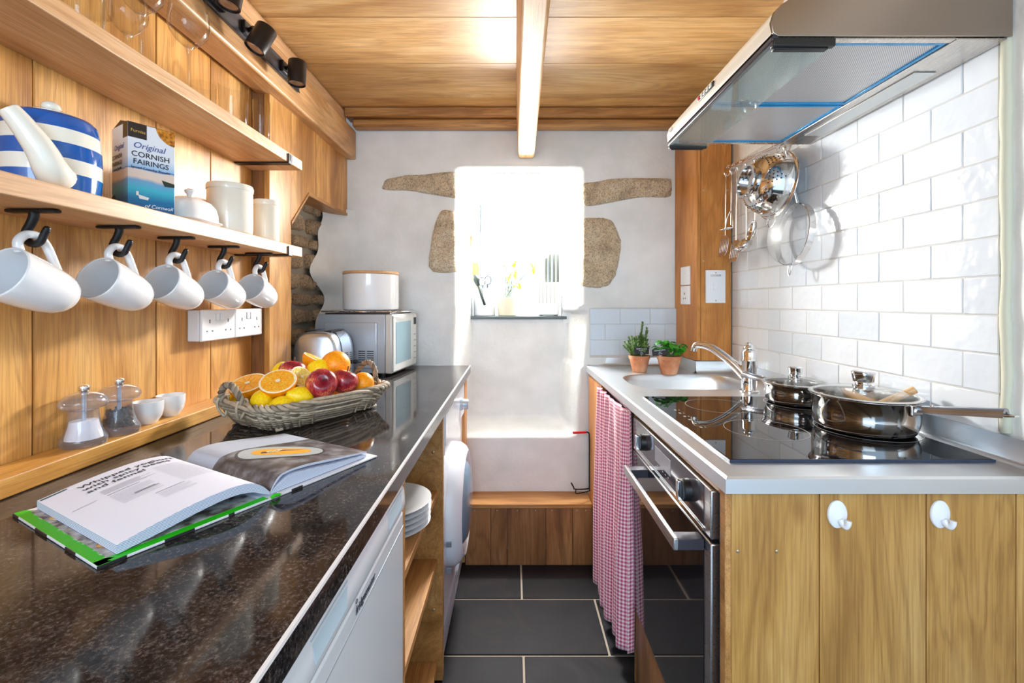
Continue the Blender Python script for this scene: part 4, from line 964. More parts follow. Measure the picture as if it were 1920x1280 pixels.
whole_orange(BC+Vector((-.02, .02, .040)), .034, (0, 0, 1), 'whole orange buried low in the middle of the pile'); whole_orange(BC+U*.09+Vector((0, 0, .040)), .034, (0, 0, 1), 'whole orange buried under the streaked apple')
# ---------------------------------------------------------------- the open cookbook
B0 = Vector((-.377, .717, 0)); bu = Vector((-.878, .479, 0)).normalized(); bv = Vector((.479, .878, 0)).normalized()
ck = thing('cookbook', B0+bu*.138+Vector((0, 0, WT)), 'open hardback cookbook with a green cover lying on the granite worktop', 'book')
def bp(a, b, z): return B0+bv*a+bu*b+Vector((0, 0, WT+z))
BH = .276
mb = MB()
for a0, a1 in ((-.218, -.012), (.012, .218)): mb.prism([bp(a0, 0, .0007), bp(a1, 0, .0007), bp(a1, BH, .0007), bp(a0, BH, .0007)], (0, 0, .0032))
mb.prism([bp(-.012, 0, .0007), bp(.012, 0, .0007), bp(.012, BH, .0007), bp(-.012, BH, .0007)], (0, 0, .002)); obj('cover', mb, 'cover_white', ck, bevel=.0006)
def strip(f0, f1, n_, fn, mb): # ruled patch
    k0 = len(mb.v)
    for i in range(n_+1): t = i/n_; mb.v += [fn(f0+(f1-f0)*t, 0), fn(f0+(f1-f0)*t, 1)]
    for i in range(n_): mb.f.append([k0+2*i, k0+2*i+1, k0+2*i+3, k0+2*i+2]); mb.mi.append(0)
mb = MB()                                               # green turn-ins with a ragged inner edge
random.seed(8)
def saw(t, n_): return .5+.5*(abs(((t*n_) % 1)-.5)*2)
for k in range(44):
    t0_, t1_ = k/44, (k+1)/44; e = .012+.006*random.random(); mb.prism([bp(-.217, BH*t0_, .0040), bp(-.217+e, BH*t0_, .0040), bp(-.217+e*.8, BH*t1_, .0040), bp(-.217, BH*t1_, .0040)], (0, 0, .0003))
mb.prism([bp(-.217, .0005, .0040), bp(-.010, .0005, .0040), bp(-.010, .014, .0040), bp(-.217, .014, .0040)], (0, 0, .0003))
obj('green_turn_in', mb, 'cover_green', ck)
for a0, a1 in ((-.218, -.19), (-.15, -.115), (-.07, -.062), (.03, .05)): mb = MB(); mb.prism([bp(a0, -.0006, .0006), bp(a1, -.0006, .0006), bp(a1, .0006, .0006), bp(a0, .0006, .0006)], (0, 0, .0035)); obj('black_edge_block', mb, 'cover_black', ck)
for b0__, b1__ in ((.06, .09), (.15, .19), (.255, .276)): mb = MB(); mb.prism([bp(-.2186, b0__, .0006), bp(-.2174, b0__, .0006), bp(-.2174, b1__, .0006), bp(-.2186, b1__, .0006)], (0, 0, .0035)); obj('black_edge_block', mb, 'cover_black', ck)
mb = MB(); mb.prism([bp(-.204, .014, .0043), bp(-.02, .014, .0043), bp(-.02, .262, .0043), bp(-.204, .262, .0043)], (0, 0, .0003)); obj('endpaper', mb, 'endpaper', ck)
for c_, rr in ((.05, .018), (.20, .016)):
    mb = MB(); mb.prism([bp(-.198+rr*.55*(1+cos(2*pi*k/9+c_)*(1+.3*sin(k*5))), c_+rr*sin(2*pi*k/9), .0046) for k in range(9)], (0, 0, .0003)); obj('endpaper_food', mb, 'endpaper_food', ck)
import bisect
def curve(tab):
    xs_ = [p[0] for p in tab]
    def f(x):
        x = max(xs_[0], min(xs_[-1], x)); i = max(1, min(len(xs_)-1, bisect.bisect_left(xs_, x)))
        g_ = lambda j: tab[max(0, min(len(tab)-1, j))]
        (x0, a), (x1, b), (x2, c), (x3, d) = g_(i-2), g_(i-1), g_(i), g_(i+1); u = (x-x1)/(x2-x1) if x2 > x1 else 0
        m1 = (c-a)/(x2-x0)*(x2-x1) if x2 > x0 else 0; m2 = (d-b)/(x3-x1)*(x2-x1) if x3 > x1 else 0
        return b*(2*u**3-3*u*u+1)+m1*(u**3-2*u*u+u)+c*(-2*u**3+3*u*u)+m2*(u**3-u*u)
    return f
zl_top = curve([(-.196, .0165), (-.15, .0265), (-.10, .0345), (-.06, .0370), (-.03, .0330), (-.012, .0215), (0, .0080)])
zl_bot = curve([(-.196, .0050), (-.15, .0115), (-.10, .0200), (-.06, .0235), (-.03, .0190), (-.012, .0100), (0, .0046)])
zr_top = curve([(0, .0080), (.007, .0200), (.018, .0300), (.05, .0330), (.10, .0280), (.15, .0210), (.200, .0150)])
zr_bot = curve([(0, .0046), (.02, .0050), (.2, .0050)])
def block(a0, a1, zt, zb, b0_, b1_, n_=100):
    mb = MB()
    for i in range(n_+1):
        a = a0+(a1-a0)*i/n_; sl = .0
        mb.v += [bp(a, b0_, zb(a)), bp(a, b1_, zb(a)), bp(a, b1_, zt(a)), bp(a, b0_, zt(a))]
    for i in range(n_):
        k = 4*i
        for j in range(4): mb.f.append([k+j, k+(j+1) % 4, k+4+(j+1) % 4, k+4+j]); mb.mi.append([0, 0, 1, 0][j] if j != 2 else 1)
    mb.f += [[0, 1, 2, 3], [4*n_+3, 4*n_+2, 4*n_+1, 4*n_]]; mb.mi += [0, 0]; return mb
obj('left_pages', block(-.196, -.0005, zl_top, zl_bot, .010, .266), ['paper_edge', 'paper'], ck, angle=30)
zr2t = curve([(0, .0072), (.015, .0160), (.04, .0240), (.08, .0215), (.13, .0150), (.200, .0100)])
obj('right_pages', block(.0005, .198, zr2t, zr_bot, .010, .266), ['paper_edge', 'paper'], ck, angle=30)
obj('lifted_pages', block(.0005, .200, zr_top, curve([(0, .0075), (.009, .0190), (.022, .0285), (.06, .0290), (.13, .0205), (.200, .0125)]), .010, .266), ['paper_edge', 'paper'], ck, angle=30)
mb = MB(); mb.tube([bp(-.006, -.001, .004), bp(0, -.0015, .006), bp(.008, -.001, .004)], .0028, 8); obj('headband', mb, 'cover_green', ck)
def onpage(zf, h): return lambda a, b: bp(a, b, zf(a)+h)
PL, PR = onpage(zl_top, .0006), onpage(zr_top, .0006)
def patch(mb, fn, outline, c_, rings=16):               # filled outline draped over the page
    n_ = len(outline); k0 = len(mb.v)
    for r in range(rings+1):
        for (x, y) in outline: mb.v.append(fn(c_[0]+(x-c_[0])*r/rings, c_[1]+(y-c_[1])*r/rings))
    for r in range(rings):
        for k in range(n_): b = (k+1) % n_; mb.f.append([k0+r*n_+k, k0+r*n_+b, k0+(r+1)*n_+b, k0+(r+1)*n_+k]); mb.mi.append(0)
def rect_patch(mb, fn, a0, a1, b0_, b1_, n_=100, m_=10):
    k0 = len(mb.v)
    for i in range(n_+1):
        for j in range(m_+1): mb.v.append(fn(a0+(a1-a0)*i/n_, b0_+(b1_-b0_)*j/m_))
    for i in range(n_):
        for j in range(m_): k = k0+i*(m_+1)+j; mb.f.append([k, k+1, k+m_+2, k+m_+1]); mb.mi.append(0)
# printed photograph on the right page
mb = MB(); rect_patch(mb, onpage(zr_top, .0003), .0005, .200, .011, .265); obj('page_photo', mb, 'print_grey', ck, angle=180)
mb = MB(); k0 = 0; rect_patch(mb, onpage(zr_top, .0006), .0005, .200, .180, .265); obj('page_photo_light', mb, 'print_pale', ck, angle=180)
def stadium(ca, cb, la, lb, n_=40, rot=0):
    out = []
    for k in range(n_):
        q = 2*pi*k/n_; c1, s1_ = cos(q), sin(q); x = la*abs(c1)**.75*(1 if c1 > 0 else -1); y = lb*abs(s1_)**.9*(1 if s1_ > 0 else -1); out.append((ca+x*cos(rot)-y*sin(rot), cb+x*sin(rot)+y*cos(rot)))
    return out
cc = (.092, .116); rt = -.66
for nm, la, lb, mt, h in (('plate_rim_picture', .076, .046, 'print_rim', .0007), ('plate_picture', .071, .042, 'print_plate', .0009), ('soup_picture', .050, .024, 'print_soup', .0011)):
    mb = MB(); patch(mb, onpage(zr_top, h), stadium(cc[0], cc[1], la, lb, rot=rt), cc); obj(nm, mb, mt, ck, angle=180)
random.seed(21)
mb = MB(); patch(mb, onpage(zr_top, .0013), [(cc[0]+x, cc[1]+y) for x, y in ((-.034, .012), (-.02, .004), (.0, .004), (.03, -.012), (.038, -.016), (.02, -.001), (.01, .008), (-.01, .014), (-.026, .02))], (cc[0]-.002, cc[1]+.006)); obj('beet_picture', mb, 'print_beet', ck, angle=180)
mb = MB()
for k in range(16):
    a_0, b_0 = cc[0]+random.uniform(-.026, .004), cc[1]+random.uniform(.003, .017); q = random.uniform(-.9, .3); L_ = random.uniform(.006, .012)
    fn = onpage(zr_top, .0016); mb.add([fn(a_0, b_0), fn(a_0+L_*cos(q), b_0+L_*sin(q)), fn(a_0+L_*cos(q), b_0+L_*sin(q)+.0022), fn(a_0, b_0+.0022)], [(0, 1, 2, 3)])
obj('cream_picture', mb, 'print_cream', ck, smooth=False)
# lettering of the left page
for k, s_ in enumerate(('Whipped yoghurt', 'with spicy beets', 'and fennel')):
    text('heading', s_, .0165, None, 'ink', ck, ext=0, align='LEFT', spacing=1.05, bold=.00025, fn=lambda v, k=k: PL(-.158+v.x*1.02, .236-.0155*k+v.y*.95))
mb = MB(); random.seed(31)
def lines(a0, a1, b0_, n_, step, th=.0007):
    for k in range(n_):
        e = a1-random.uniform(0, (a1-a0)*.35) if random.random() < .4 else a1; m_ = 8
        for j in range(m_):
            x0, x1 = a0+(e-a0)*j/m_, a0+(e-a0)*(j+1)/m_; y = b0_-step*k; mb.add([PL(x0, y), PL(x1, y), PL(x1, y+th), PL(x0, y+th)], [(0, 1, 2, 3)])
lines(-.188, -.160, .165, 1, .003, .0009); lines(-.150, -.085, .190, 6, .0034); lines(-.150, -.10, .158, 16, .0030, .0004); lines(-.078, -.03, .205, 30, .0034, .0004); lines(-.118, -.075, .092, 8, .003, .0004)
obj('body_text', mb, 'ink_grey', ck, smooth=False)
mb = MB(); lines(-.150, -.110, .165, 1, .003, .001); lines(-.130, -.100, .132, 2, .003, .001); lines(-.118, -.080, .098, 1, .003, .001); obj('subheading', mb, 'ink', ck, smooth=False)
mb = MB(); rect_patch(mb, PL, -.1945, -.165, .257, .2615, 8, 2); obj('chapter_bar', mb, 'ink_teal', ck, smooth=False)
# ================================================================ RIGHT WORKTOP SIDE
# steel worktop with a sink cut-out
sk = thing('steel_worktop', (.66, 1.5, WT), 'brushed steel worktop with a pressed-in sink and raised back edges', 'worktop')
ox0, ox1, oy0, oy1 = .446, .898, 1.615, 1.955
def sink_out(s_=1.0, n_=64, dz=0, sh=0):
    out = []; cx_, cy_ = (ox0+ox1)/2, (oy0+oy1)/2
    for k in range(n_):
        q = 2*pi*k/n_; c1, s1_ = cos(q), sin(q); out.append(Vector((cx_+(ox1-ox0)/2*s_*abs(c1)**.62*(1 if c1 > 0 else -1), cy_+(oy1-oy0)/2*s_*abs(s1_)**.62*(1 if s1_ > 0 else -1), WT+dz)))
    return out
def wfx(y): return .380+(.359-.380)*(y-.8086)/(2.204-.8086)     # front edge runs slightly askew
inner = sink_out(1.02); outer = []
cx_, cy_ = (ox0+ox1)/2, (oy0+oy1)/2
ya, yb = 1.56, 2.0
for p in inner:                                       # project each rim point to the surrounding rectangle
    dx, dy = p.x-cx_, p.y-cy_; x0r, x1r = .40-cx_, .945-cx_; y0r, y1r = ya-cy_, yb-cy_
    tx = (x1r/dx if dx > 1e-6 else x0r/dx if dx < -1e-6 else 1e9); ty = (y1r/dy if dy > 1e-6 else y0r/dy if dy < -1e-6 else 1e9); t = min(tx, ty); outer.append(Vector((cx_+dx*t, cy_+dy*t, WT)))
mb = MB(); n_ = len(inner); mb.add(inner+outer, [(k, (k+1) % n_, (k+1) % n_+n_, k+n_) for k in range(n_)])
# corners of the rectangle
def corner_fill(cx2, cy2):
    c_ = Vector((cx2, cy2, WT)); best = sorted(range(n_), key=lambda k: (outer[k]-c_).length)[:2]; a, b = sorted(best)
    if b-a > 2: a, b = b, a
    mb.add([outer[a], c_, outer[b]], [(0, 1, 2)])
for cx2, cy2 in ((.40, ya), (.945, ya), (.945, yb), (.40, yb)): corner_fill(cx2, cy2)
def flat(x0, x1, y0, y1): mb.add([(x0, y0, WT), (x1, y0, WT), (x1, y1, WT), (x0, y1, WT)], [(0, 1, 2, 3)])
flat(.945, .958, .81, 2.0); flat(.40, .945, .81, ya); flat(.40, .80, yb, 2.226)
mb.add([(wfx(.81), .81, WT), (.40, .81, WT), (.40, 2.226, WT), (wfx(2.226), 2.226, WT)], [(0, 1, 2, 3)])
mb.add([(wfx(.81)-.004, .806, WT-.004), (wfx(.81), .81, WT), (wfx(2.226), 2.226, WT), (wfx(2.226)-.004, 2.226, WT-.004)], [(0, 1, 2, 3)])
mb.add([(wfx(.81)-.004, .806, WT-.004), (.962, .806, WT-.004), (.962, .81, WT), (wfx(.81), .81, WT)], [(0, 1, 2, 3)])
zb2 = WT-.030
mb.add([(wfx(.81)-.004, .806, zb2), (wfx(.81)-.004, .806, WT-.004), (wfx(2.226)-.004, 2.226, WT-.004), (wfx(2.226)-.004, 2.226, zb2)], [(0, 1, 2, 3)])
mb.add([(wfx(.81)-.004, .806, zb2), (.962, .806, zb2), (.962, .806, WT-.004), (wfx(.81)-.004, .806, WT-.004)], [(0, 1, 2, 3)])
mb.add([(wfx(.81)-.004, .806, zb2), (wfx(2.226)-.004, 2.226, zb2), (wfx(2.226)+.02, 2.226, zb2), (wfx(.81)+.02, .83, zb2), (.962, .83, zb2), (.962, .806, zb2)], [(0, 1, 2, 3), (0, 3, 4, 5)])
obj('top_sheet', mb, 'steel_worktop', sk, angle=30)
mb = MB(); prev = sink_out(1.02); lv = [(1.02, 0), (1.0, -.004), (.985, -.03), (.96, -.10), (.90, -.135), (.70, -.148), (.12, -.152), (0.02, -.153)]
for s_, dz in lv: mb.v += sink_out(s_, 64, dz)
for i in range(len(lv)-1):
    for k in range(64): b = (k+1) % 64; mb.f.append([i*64+k, i*64+b, (i+1)*64+b, (i+1)*64+k]); mb.mi.append(0)
mb.f.append(list(range(64*(len(lv)-1), 64*len(lv)))); mb.mi.append(0)
obj('sink_bowl', mb, 'steel_worktop', sk, angle=180)
mb = MB(T(cx_, cy_, WT-.1525)); mb.lathe([(.036, 0), (.034, .003), (.02, .001), (0, .001)], 28); obj('drain', mb, 'chrome', sk)
mb = MB()                                              # raised back edge along the walls and round the post
def upstand(p0, p1, nrm, z1=.951):
    p0, p1, nrm = Vector(p0), Vector(p1), Vector(nrm); prof = [(.014, WT+.0002), (.006, WT+.003), (.002, WT+.010), (0, z1), (-.006, z1)]
    k0 = len(mb.v)
    for o_, z in prof:
        for p in (p0, p1): mb.v.append(Vector((p.x+nrm.x*o_, p.y+nrm.y*o_, z)))
    for i in range(len(prof)-1): mb.f.append([k0+2*i, k0+2*i+1, k0+2*i+3, k0+2*i+2]); mb.mi.append(0)
upstand((.956, .81, 0), (.956, 1.994, 0), (-1, 0, 0)); upstand((.36, 2.222, 0), (.797, 2.222, 0), (0, -1, 0)); upstand((.797, 2.222, 0), (.797, 1.990, 0), (-1, 0, 0)); upstand((.797, 1.990, 0), (.956, 1.990, 0), (0, -1, 0))
obj('raised_edge', mb, 'steel_worktop', sk, angle=50)
# tap
tp_ = thing('mixer_tap', (.815, 1.575, WT), 'chrome single-lever mixer tap between the sink and the hob', 'tap')
M_ = T(.815, 1.575, WT); mb = MB(M_); mb.lathe([(0, .0005), (.031, .0005), (.031, .004), (.026, .007), (.0245, .012), (.0245, .105), (.0255, .107), (.0255, .110), (.0235, .113), (.0235, .135), (.020, .142), (0, .144)], 36); obj('body', mb, 'chrome', tp_)
sp = smooth_path([(.805, 1.58, WT+.050), (.780, 1.60, WT+.085), (.750, 1.625, WT+.118), (.715, 1.655, WT+.146), (.682, 1.685, WT+.152), (.672, 1.693, WT+.138)], 6)
mb = MB(); L_ = len(sp); mb.tube(sp, [.017-.006*(i/L_) for i in range(L_)], 18); obj('spout', mb, 'chrome', tp_, angle=180)
mb = MB(); mb.cyl((.672, 1.693, WT+.142), (.671, 1.694, WT+.128), .0115, 18); obj('aerator', mb, 'polished_steel', tp_)
mb = MB(M_); mb.ball((0, 0, .150), .019, 18, (1, 1, .7)); mb.tube([(0, 0, .158), (.004, .004, .163), (.012, .010, .160), (.030, .022, .155)], [.012, .011, .009, .008], 14, flat=.7); mb.cyl((0, 0, .155), (0, 0, .167), .010, 16); obj('lever', mb, 'chrome', tp_, angle=60)

# hob
hb = thing('ceramic_hob', (.672, 1.17, WT), 'black glass ceramic hob set into the steel worktop', 'hob')
mb = MB(); mb.box(.418, .930, .8786, 1.468, WT+.0004, WT+.006); obj('glass_plate', mb, 'black_glass', hb, bevel=.002, seg=3)
mb = MB(); mb.box(.4172, .9308, .8778, .8786, WT+.0003, WT+.0055); mb.box(.4172, .4180, .8778, 1.4688, WT+.0003, WT+.0055); obj('edge_strip', mb, 'hob_edge', hb)
HZ = WT+.0062
def ringz(x, y, r):
    mb = MB(T(x, y, HZ)); mb.lathe([(r-.0007, 0), (r-.0007, .0002), (r+.0007, .0002), (r+.0007, 0)], 72); obj('cooking_zone_ring', mb, 'hob_print', hb)
for a in ((.843, 1.09, .105), (.60, 1.085, .09), (.855, 1.37, .09), (.60, 1.335, .09)): ringz(*a)
mb = MB()
for k in range(6):
    x = .475+.0*k; y = 1.10+.035*k; mb.box(.452, .458, y, y+.010, HZ-.0001, HZ+.0002); mb.box(.464, .467, y+.002, y+.008, HZ-.0001, HZ+.0002)
obj('control_marks', mb, 'hob_print', hb)
# saucepans
def pan(c, r, h, label, hdir, hlen, lidk, rb=.86, grp='steel saucepans on the hob'):
    x, y = c; t = thing('saucepan', (x, y, HZ), label, 'saucepan', grp); M_ = T(x, y, HZ+.0003)
    mb = MB(M_); mb.lathe([(0, 0), (r*rb, 0), (r*.93, .006), (r*.985, .020), (r, .038), (r, h-.004), (r+.005, h), (r+.005, h+.0015), (r-.001, h-.001), (r-.0015, .035), (r*.93, .012), (r*.85, .006), (0, .005)], 72); obj('pot', mb, 'polished_steel', t, angle=60)
    M2 = M_ @ T(0, 0, h+.002)
    mb = MB(M2); mb.lathe([(r+.006, 0), (r+.007, .002), (r+.004, .0038), (r-.004, .004), (r-.006, .002), (r+.002, 0), (r+.006, 0)], 72); ld = obj('lid', mb, 'polished_steel', t, angle=60)
    ch = .018*r/.11
    pr = [(r-.003, .003)]+[((r-.003)*cos(a), .003+ch*sin(a)) for a in [pi/2*k/8 for k in range(1, 9)]]; pr2 = []
    mb = MB(M2); mb.lathe(pr+pr2, 56); obj('lid_glass', mb, 'lid_glass', ld, angle=180)
    zt_ = .003+ch; k_ = lidk
    mb = MB(M2); mb.lathe([(0, zt_), (.022*k_, zt_), (.022*k_, zt_+.004), (.016*k_, zt_+.006), (.016*k_, zt_+.009), (.021*k_, zt_+.012*k_), (.0245*k_, zt_+.034*k_), (.021*k_, zt_+.037*k_), (0, zt_+.038*k_)], 36); obj('lid_knob', mb, 'chrome', ld, angle=50)
    d = Vector(hdir).normalized(); s_ = Vector((-d.y, d.x, 0)); b0 = Vector((x, y, HZ+h*.84))+Vector((d.x, d.y, 0))*r
    mb = MB(); mb.prism([b0-d*.001-s_*.020+Vector((0, 0, -.012)), b0-d*.001+s_*.020+Vector((0, 0, -.012)), b0-d*.001+s_*.020+Vector((0, 0, .012)), b0-d*.001-s_*.020+Vector((0, 0, .012))], d*.006); obj('handle_bracket', mb, 'polished_steel', t, bevel=.002)
    n_ = 14; k0 = 0; mb = MB(); zup = Vector((0, 0, 1)); prof = [(-1, -.25), (-.92, .35), (-.6, .75), (0, .9), (.6, .75), (.92, .35), (1, -.25), (.7, .05), (0, .5), (-.7, .05)]
    m_ = len(prof)
    for i in range(n_+1):
        q = i/n_; c_ = b0+d*(.004+hlen*q); wdt = .013+.003*sin(pi*min(1, q*1.3)); hh = .012+.004*q
        for (a, b) in prof: mb.v.append(c_+s_*a*wdt+zup*b*hh)
    for i in range(n_):
        for k in range(m_): b = (k+1) % m_; mb.f.append([i*m_+k, i*m_+b, (i+1)*m_+b, (i+1)*m_+k]); mb.mi.append(0)
    mb.f += [list(range(m_)), list(range(n_*m_, (n_+1)*m_))[::-1]]; mb.mi += [0, 0]
    hd = obj('handle', mb, 'handle_steel', t, angle=50)
    e = b0+d*(.004+hlen); mb = MB(); mb.tube(smooth_path([e-s_*.008, e+d*.012-s_*.004, e+d*.014+s_*.004, e+s_*.008], 5), .002, 8); obj('hanging_loop', mb, 'chrome', hd)
    mb = MB(); mb.ball(b0+d*.006+Vector((0, 0, .0)), .004, 10); mb.ball(b0+d*.03+Vector((0, 0, .0115)), .0035, 10); obj('rivet', mb, 'chrome', t)
    return t
pan((.838, 1.090), .105, .080, 'larger steel saucepan with a wooden spoon under its glass lid', (.376, -.926, .15), .142, 1.0)
pan((.850, 1.372), .084, .058, 'smaller steel saucepan with a glass lid beside the tap', (-.35, .95, .05), .10, .85)
ws = thing('wooden_spoon', (.90, 1.06, .98), 'wooden spoon whose handle sticks out under the lid of the larger saucepan', 'spoon')
mb = MB(); mb.tube([(.80, 1.14, .935), P(1650, 758, 1.08), P(1716, 730, 1.055)], .0085, 14); obj('handle', mb, 'light_wood', ws); mb = MB(); mb.ball((.795, 1.145, .932), .02, 14, (1, .8, .3)); obj('bowl', mb, 'light_wood', ws)

# herbs in terracotta pots
def potm(t, x, y, r, h):
    M_ = T(x, y, WT+.0004); mb = MB(M_); mb.lathe([(0, 0), (r*.62, 0), (r*.64, .002), (r*.92, h*.78), (r*.97, h*.80), (r, h), (r*.90, h), (r*.88, h*.86), (0, h*.85)], 40); obj('pot', mb, 'terracotta', t)
    mb = MB(M_); mb.lathe([(r*.87, h*.87), (r*.5, h*.90), (0, h*.91)], 24); obj('soil', mb, 'soil', t)
def herb_label(t, x, y, z, w_, h_, rz, ln):
    R_ = T(x, y, z) @ Matrix.Rotation(rz, 4, 'Y')
    mb = MB(R_); mb.box(-w_/2, w_/2, -.0012, .0012, -h_/2, h_/2); lb = obj('name_label', mb, 'label_black', t)
    mb = MB(); mb.cyl((x, y+.002, z-.010), (x+.001, y+.004, WT+.052), .0011, 6); obj('label_stick', mb, 'light_wood', t)
    for k, s_ in enumerate(ln): text('label_lettering', s_, .0072 if k == 0 else .0058, R_ @ frame((0, -.0014, h_/2-.009-.0072*k), (1, 0, 0), (0, 0, 1)), 'ink_white', lb, ext=.0001)
x, y = .561, 2.03; r1 = thing('potted_rosemary', (x, y, WT), 'bushy rosemary in a terracotta pot left of the basil', 'potted herb'); potm(r1, x, y, .047, .072)
random.seed(12); stems = MB(); leaves = MB(); lite = MB()
for k in range(64):
    q = random.uniform(0, 2*pi); rr = random.uniform(0, .034); b = Vector((x+rr*.6*cos(q), y+rr*.6*sin(q), WT+.062)); ln_ = random.uniform(.04, .10)*(1.15-rr*9) if k > 3 else .135
    lean = Vector((cos(q)*rr*1.5, sin(q)*rr*1.3, ln_)) if k > 3 else Vector((.030, 0, .158-.012*k))
    tip = b+lean; mid = b+lean*.5+Vector((random.uniform(-.006, .006), random.uniform(-.006, .006), 0)); sp = smooth_path([b, mid, tip], 6); stems.tube(sp, .0008, 5)
    m_ = int(30*lean.length/.1)
    for j in range(m_):
        u = j/m_; i = min(len(sp)-2, int(u*(len(sp)-1))); p = sp[i].lerp(sp[i+1], u*(len(sp)-1)-i)
        for s_ in range(6):
            a = random.uniform(0, 2*pi); d = Vector((cos(a), sin(a), random.uniform(.3, 1.3))).normalized(); L_ = random.uniform(.010, .018)*(1-.3*u); sd = d.cross(Vector((0, 0, 1))).normalized()*.0013
            (lite if random.random() < .35 else leaves).add([p-sd, p+sd, p+d*L_*.6+sd*1.1, p+d*L_, p+d*L_*.6-sd*1.1], [(0, 1, 2, 3, 4)])
obj('stems', stems, 'herb_stem', r1); obj('leaves', leaves, 'rosemary_leaf', r1, smooth=False); obj('young_leaves', lite, 'rosemary_light', r1, smooth=False)
herb_label(r1, x-.003, y-.046, .9975, .064, .030, 0, ['ROSMARINUS', 'Rosemary', 'Sun', 'Herb'])
x, y = .672, 1.965; r2 = thing('potted_basil', (x, y, WT), 'broad-leaved basil in a terracotta pot right of the rosemary', 'potted herb'); potm(r2, x, y, .052, .078)
stems = MB(); leaves = MB(); random.seed(14)
def leaf(mb, p, d, L_, w_, droop):
    d = Vector(d).normalized(); s_ = d.cross(Vector((0, 0, 1))).normalized(); k0 = len(mb.v); n_ = 7
    for i in range(n_+1):
        t = i/n_; ww = w_*sin(pi*min(.999, t*.97+.02))**.8; c_ = p+d*L_*t+Vector((0, 0, -droop*L_*t*t)); up = .22*ww
        mb.v += [c_-s_*ww+Vector((0, 0, -up*.3)), c_-s_*ww*.5+Vector((0, 0, up)), c_, c_+s_*ww*.5+Vector((0, 0, up)), c_+s_*ww+Vector((0, 0, -up*.3))]
    for i in range(n_):
        for j in range(4): k = k0+i*5+j; mb.f.append([k, k+1, k+6, k+5]); mb.mi.append(0)
for k in range(13):
    q = 2*pi*k/13+random.uniform(-.2, .2); rr = random.uniform(.010, .034); b = Vector((x+.012*cos(q), y+.012*sin(q), WT+.066)); h_ = random.uniform(.035, .078)
    tip = b+Vector((cos(q)*rr*1.5, sin(q)*rr*1.1, h_)); stems.tube(smooth_path([b, b+Vector((cos(q)*rr*.4, sin(q)*rr*.4, h_*.6)), tip], 4), .0014, 6)
    for j in range(4): a = q+j*pi/2+random.uniform(-.4, .4); leaf(leaves, tip+Vector((0, 0, -.004*j)), (cos(a), sin(a), random.uniform(-.1, .45)), random.uniform(.026, .042), random.uniform(.010, .016), random.uniform(.3, .9))
leaf(leaves, Vector((x-.025, y-.02, WT+.115)), (-1, -.3, .1), .05, .014, .4)
leaf(leaves, Vector((x-.02, y-.03, WT+.118)), (-1, -.6, .25), .042, .013, .3)
obj('stems', stems, 'herb_stem', r2); obj('leaves', leaves, 'basil_leaf', r2, angle=180)
herb_label(r2, x-.052, y-.038, .9985, .066, .028, -.12, ['OCIMUM BASIL', 'Basil', 'Annual', 'Herb'])

# boxed post in the corner
mb = MB(); mb.box(.803, .822, 1.9965, 2.228, .952, 2.045); 
for v in mb.v:
    if v.y > 2.1 and v.x < .81: v.x -= .014
pt = tag(obj('boxed_post', mb, 'oak_post', bevel=.003), 'oak boxed corner post beside the window wall carrying the cooker switch', 'post')
mb = MB(); mb.box(.8225, .9555, 1.9965, 2.014, .952, 2.045); obj('front_board', mb, 'oak_frame', pt, bevel=.001); bpy.data.objects['front_board.001'].data.materials[0] = MATS['oak_post']
for z, x in ((1.70, .835), (1.70, .94), (1.39, .835), (1.02, .835)): obj('screw_cap', MB().ball((x, 1.9965, z), .0045, 10, (1, .35, 1)), 'screw', pt)
for z, y in ((1.72, 2.06), (1.66, 2.20), (1.38, 2.06), (1.36, 2.20), (1.045, 2.06)): obj('screw_hole', MB().ball((.803-.014*(y > 2.1)*.8, y, z), .0035, 8, (.5, 1, 1)), 'oak_plinth', pt)
cs = thing('cooker_switch', (.885, 1.99, 1.275), 'white cooker switch plate lettered COOKER on the front of the post', 'switch')
mb = MB(); mb.box(.840, .927, 1.987, 1.9962, 1.205, 1.350); obj('plate', mb, 'white_plastic', cs, bevel=.003, seg=3)
mb = MB(); mb.box(.872, .892, 1.984, 1.988, 1.262, 1.292); obj('rocker', mb, 'white_plastic', cs, bevel=.0015)
text('lettering', 'COOKER', .0115, frame((.8835, 1.9868, 1.322), (1, 0, 0), (0, 0, 1)), 'socket_slot', cs, ext=.0001)
for z in (1.338, 1.216): obj('screw_head', MB().ball((.8835, 1.987, z), .0035, 8, (1, .4, 1)), 'screw', cs)
def sideplate(z0, z1, label, socket_):
    t = thing('wall_switch' if not socket_ else 'single_socket', (.79, 2.10, (z0+z1)/2), label, 'switch' if not socket_ else 'socket')
    a = Vector((.8025, 2.055, 0)); b = Vector((.7975, 2.145, 0)); d = (b-a)
    mb = MB(); mb.prism([a+Vector((-.002, 0, z0)), b+Vector((-.002, 0, z0)), b+Vector((-.002, 0, z1)), a+Vector((-.002, 0, z1))], (-.009, 0, 0)); obj('plate', mb, 'white_plastic', t, bevel=.003)
    c_ = (a+b)/2
    mb = MB()
    if socket_:
        for q in (-.011, .011): mb.box(c_.x-.0125, c_.x-.011, c_.y+q-.002, c_.y+q+.002, z0+.025, z0+.031)
        mb.box(c_.x-.0125, c_.x-.011, c_.y-.002, c_.y+.002, z0+.045, z0+.055)
        obj('pin_slots', mb, 'socket_slot', t)
    else: mb.box(c_.x-.0135, c_.x-.011, c_.y-.006, c_.y+.006, z0+.035, z0+.055); obj('rocker', mb, 'white_plastic', t, bevel=.001)
sideplate(1.288, 1.373, 'white single switch plate above the socket on the side of the post', False); sideplate(1.199, 1.284, 'white single socket below the switch on the side of the post', True)

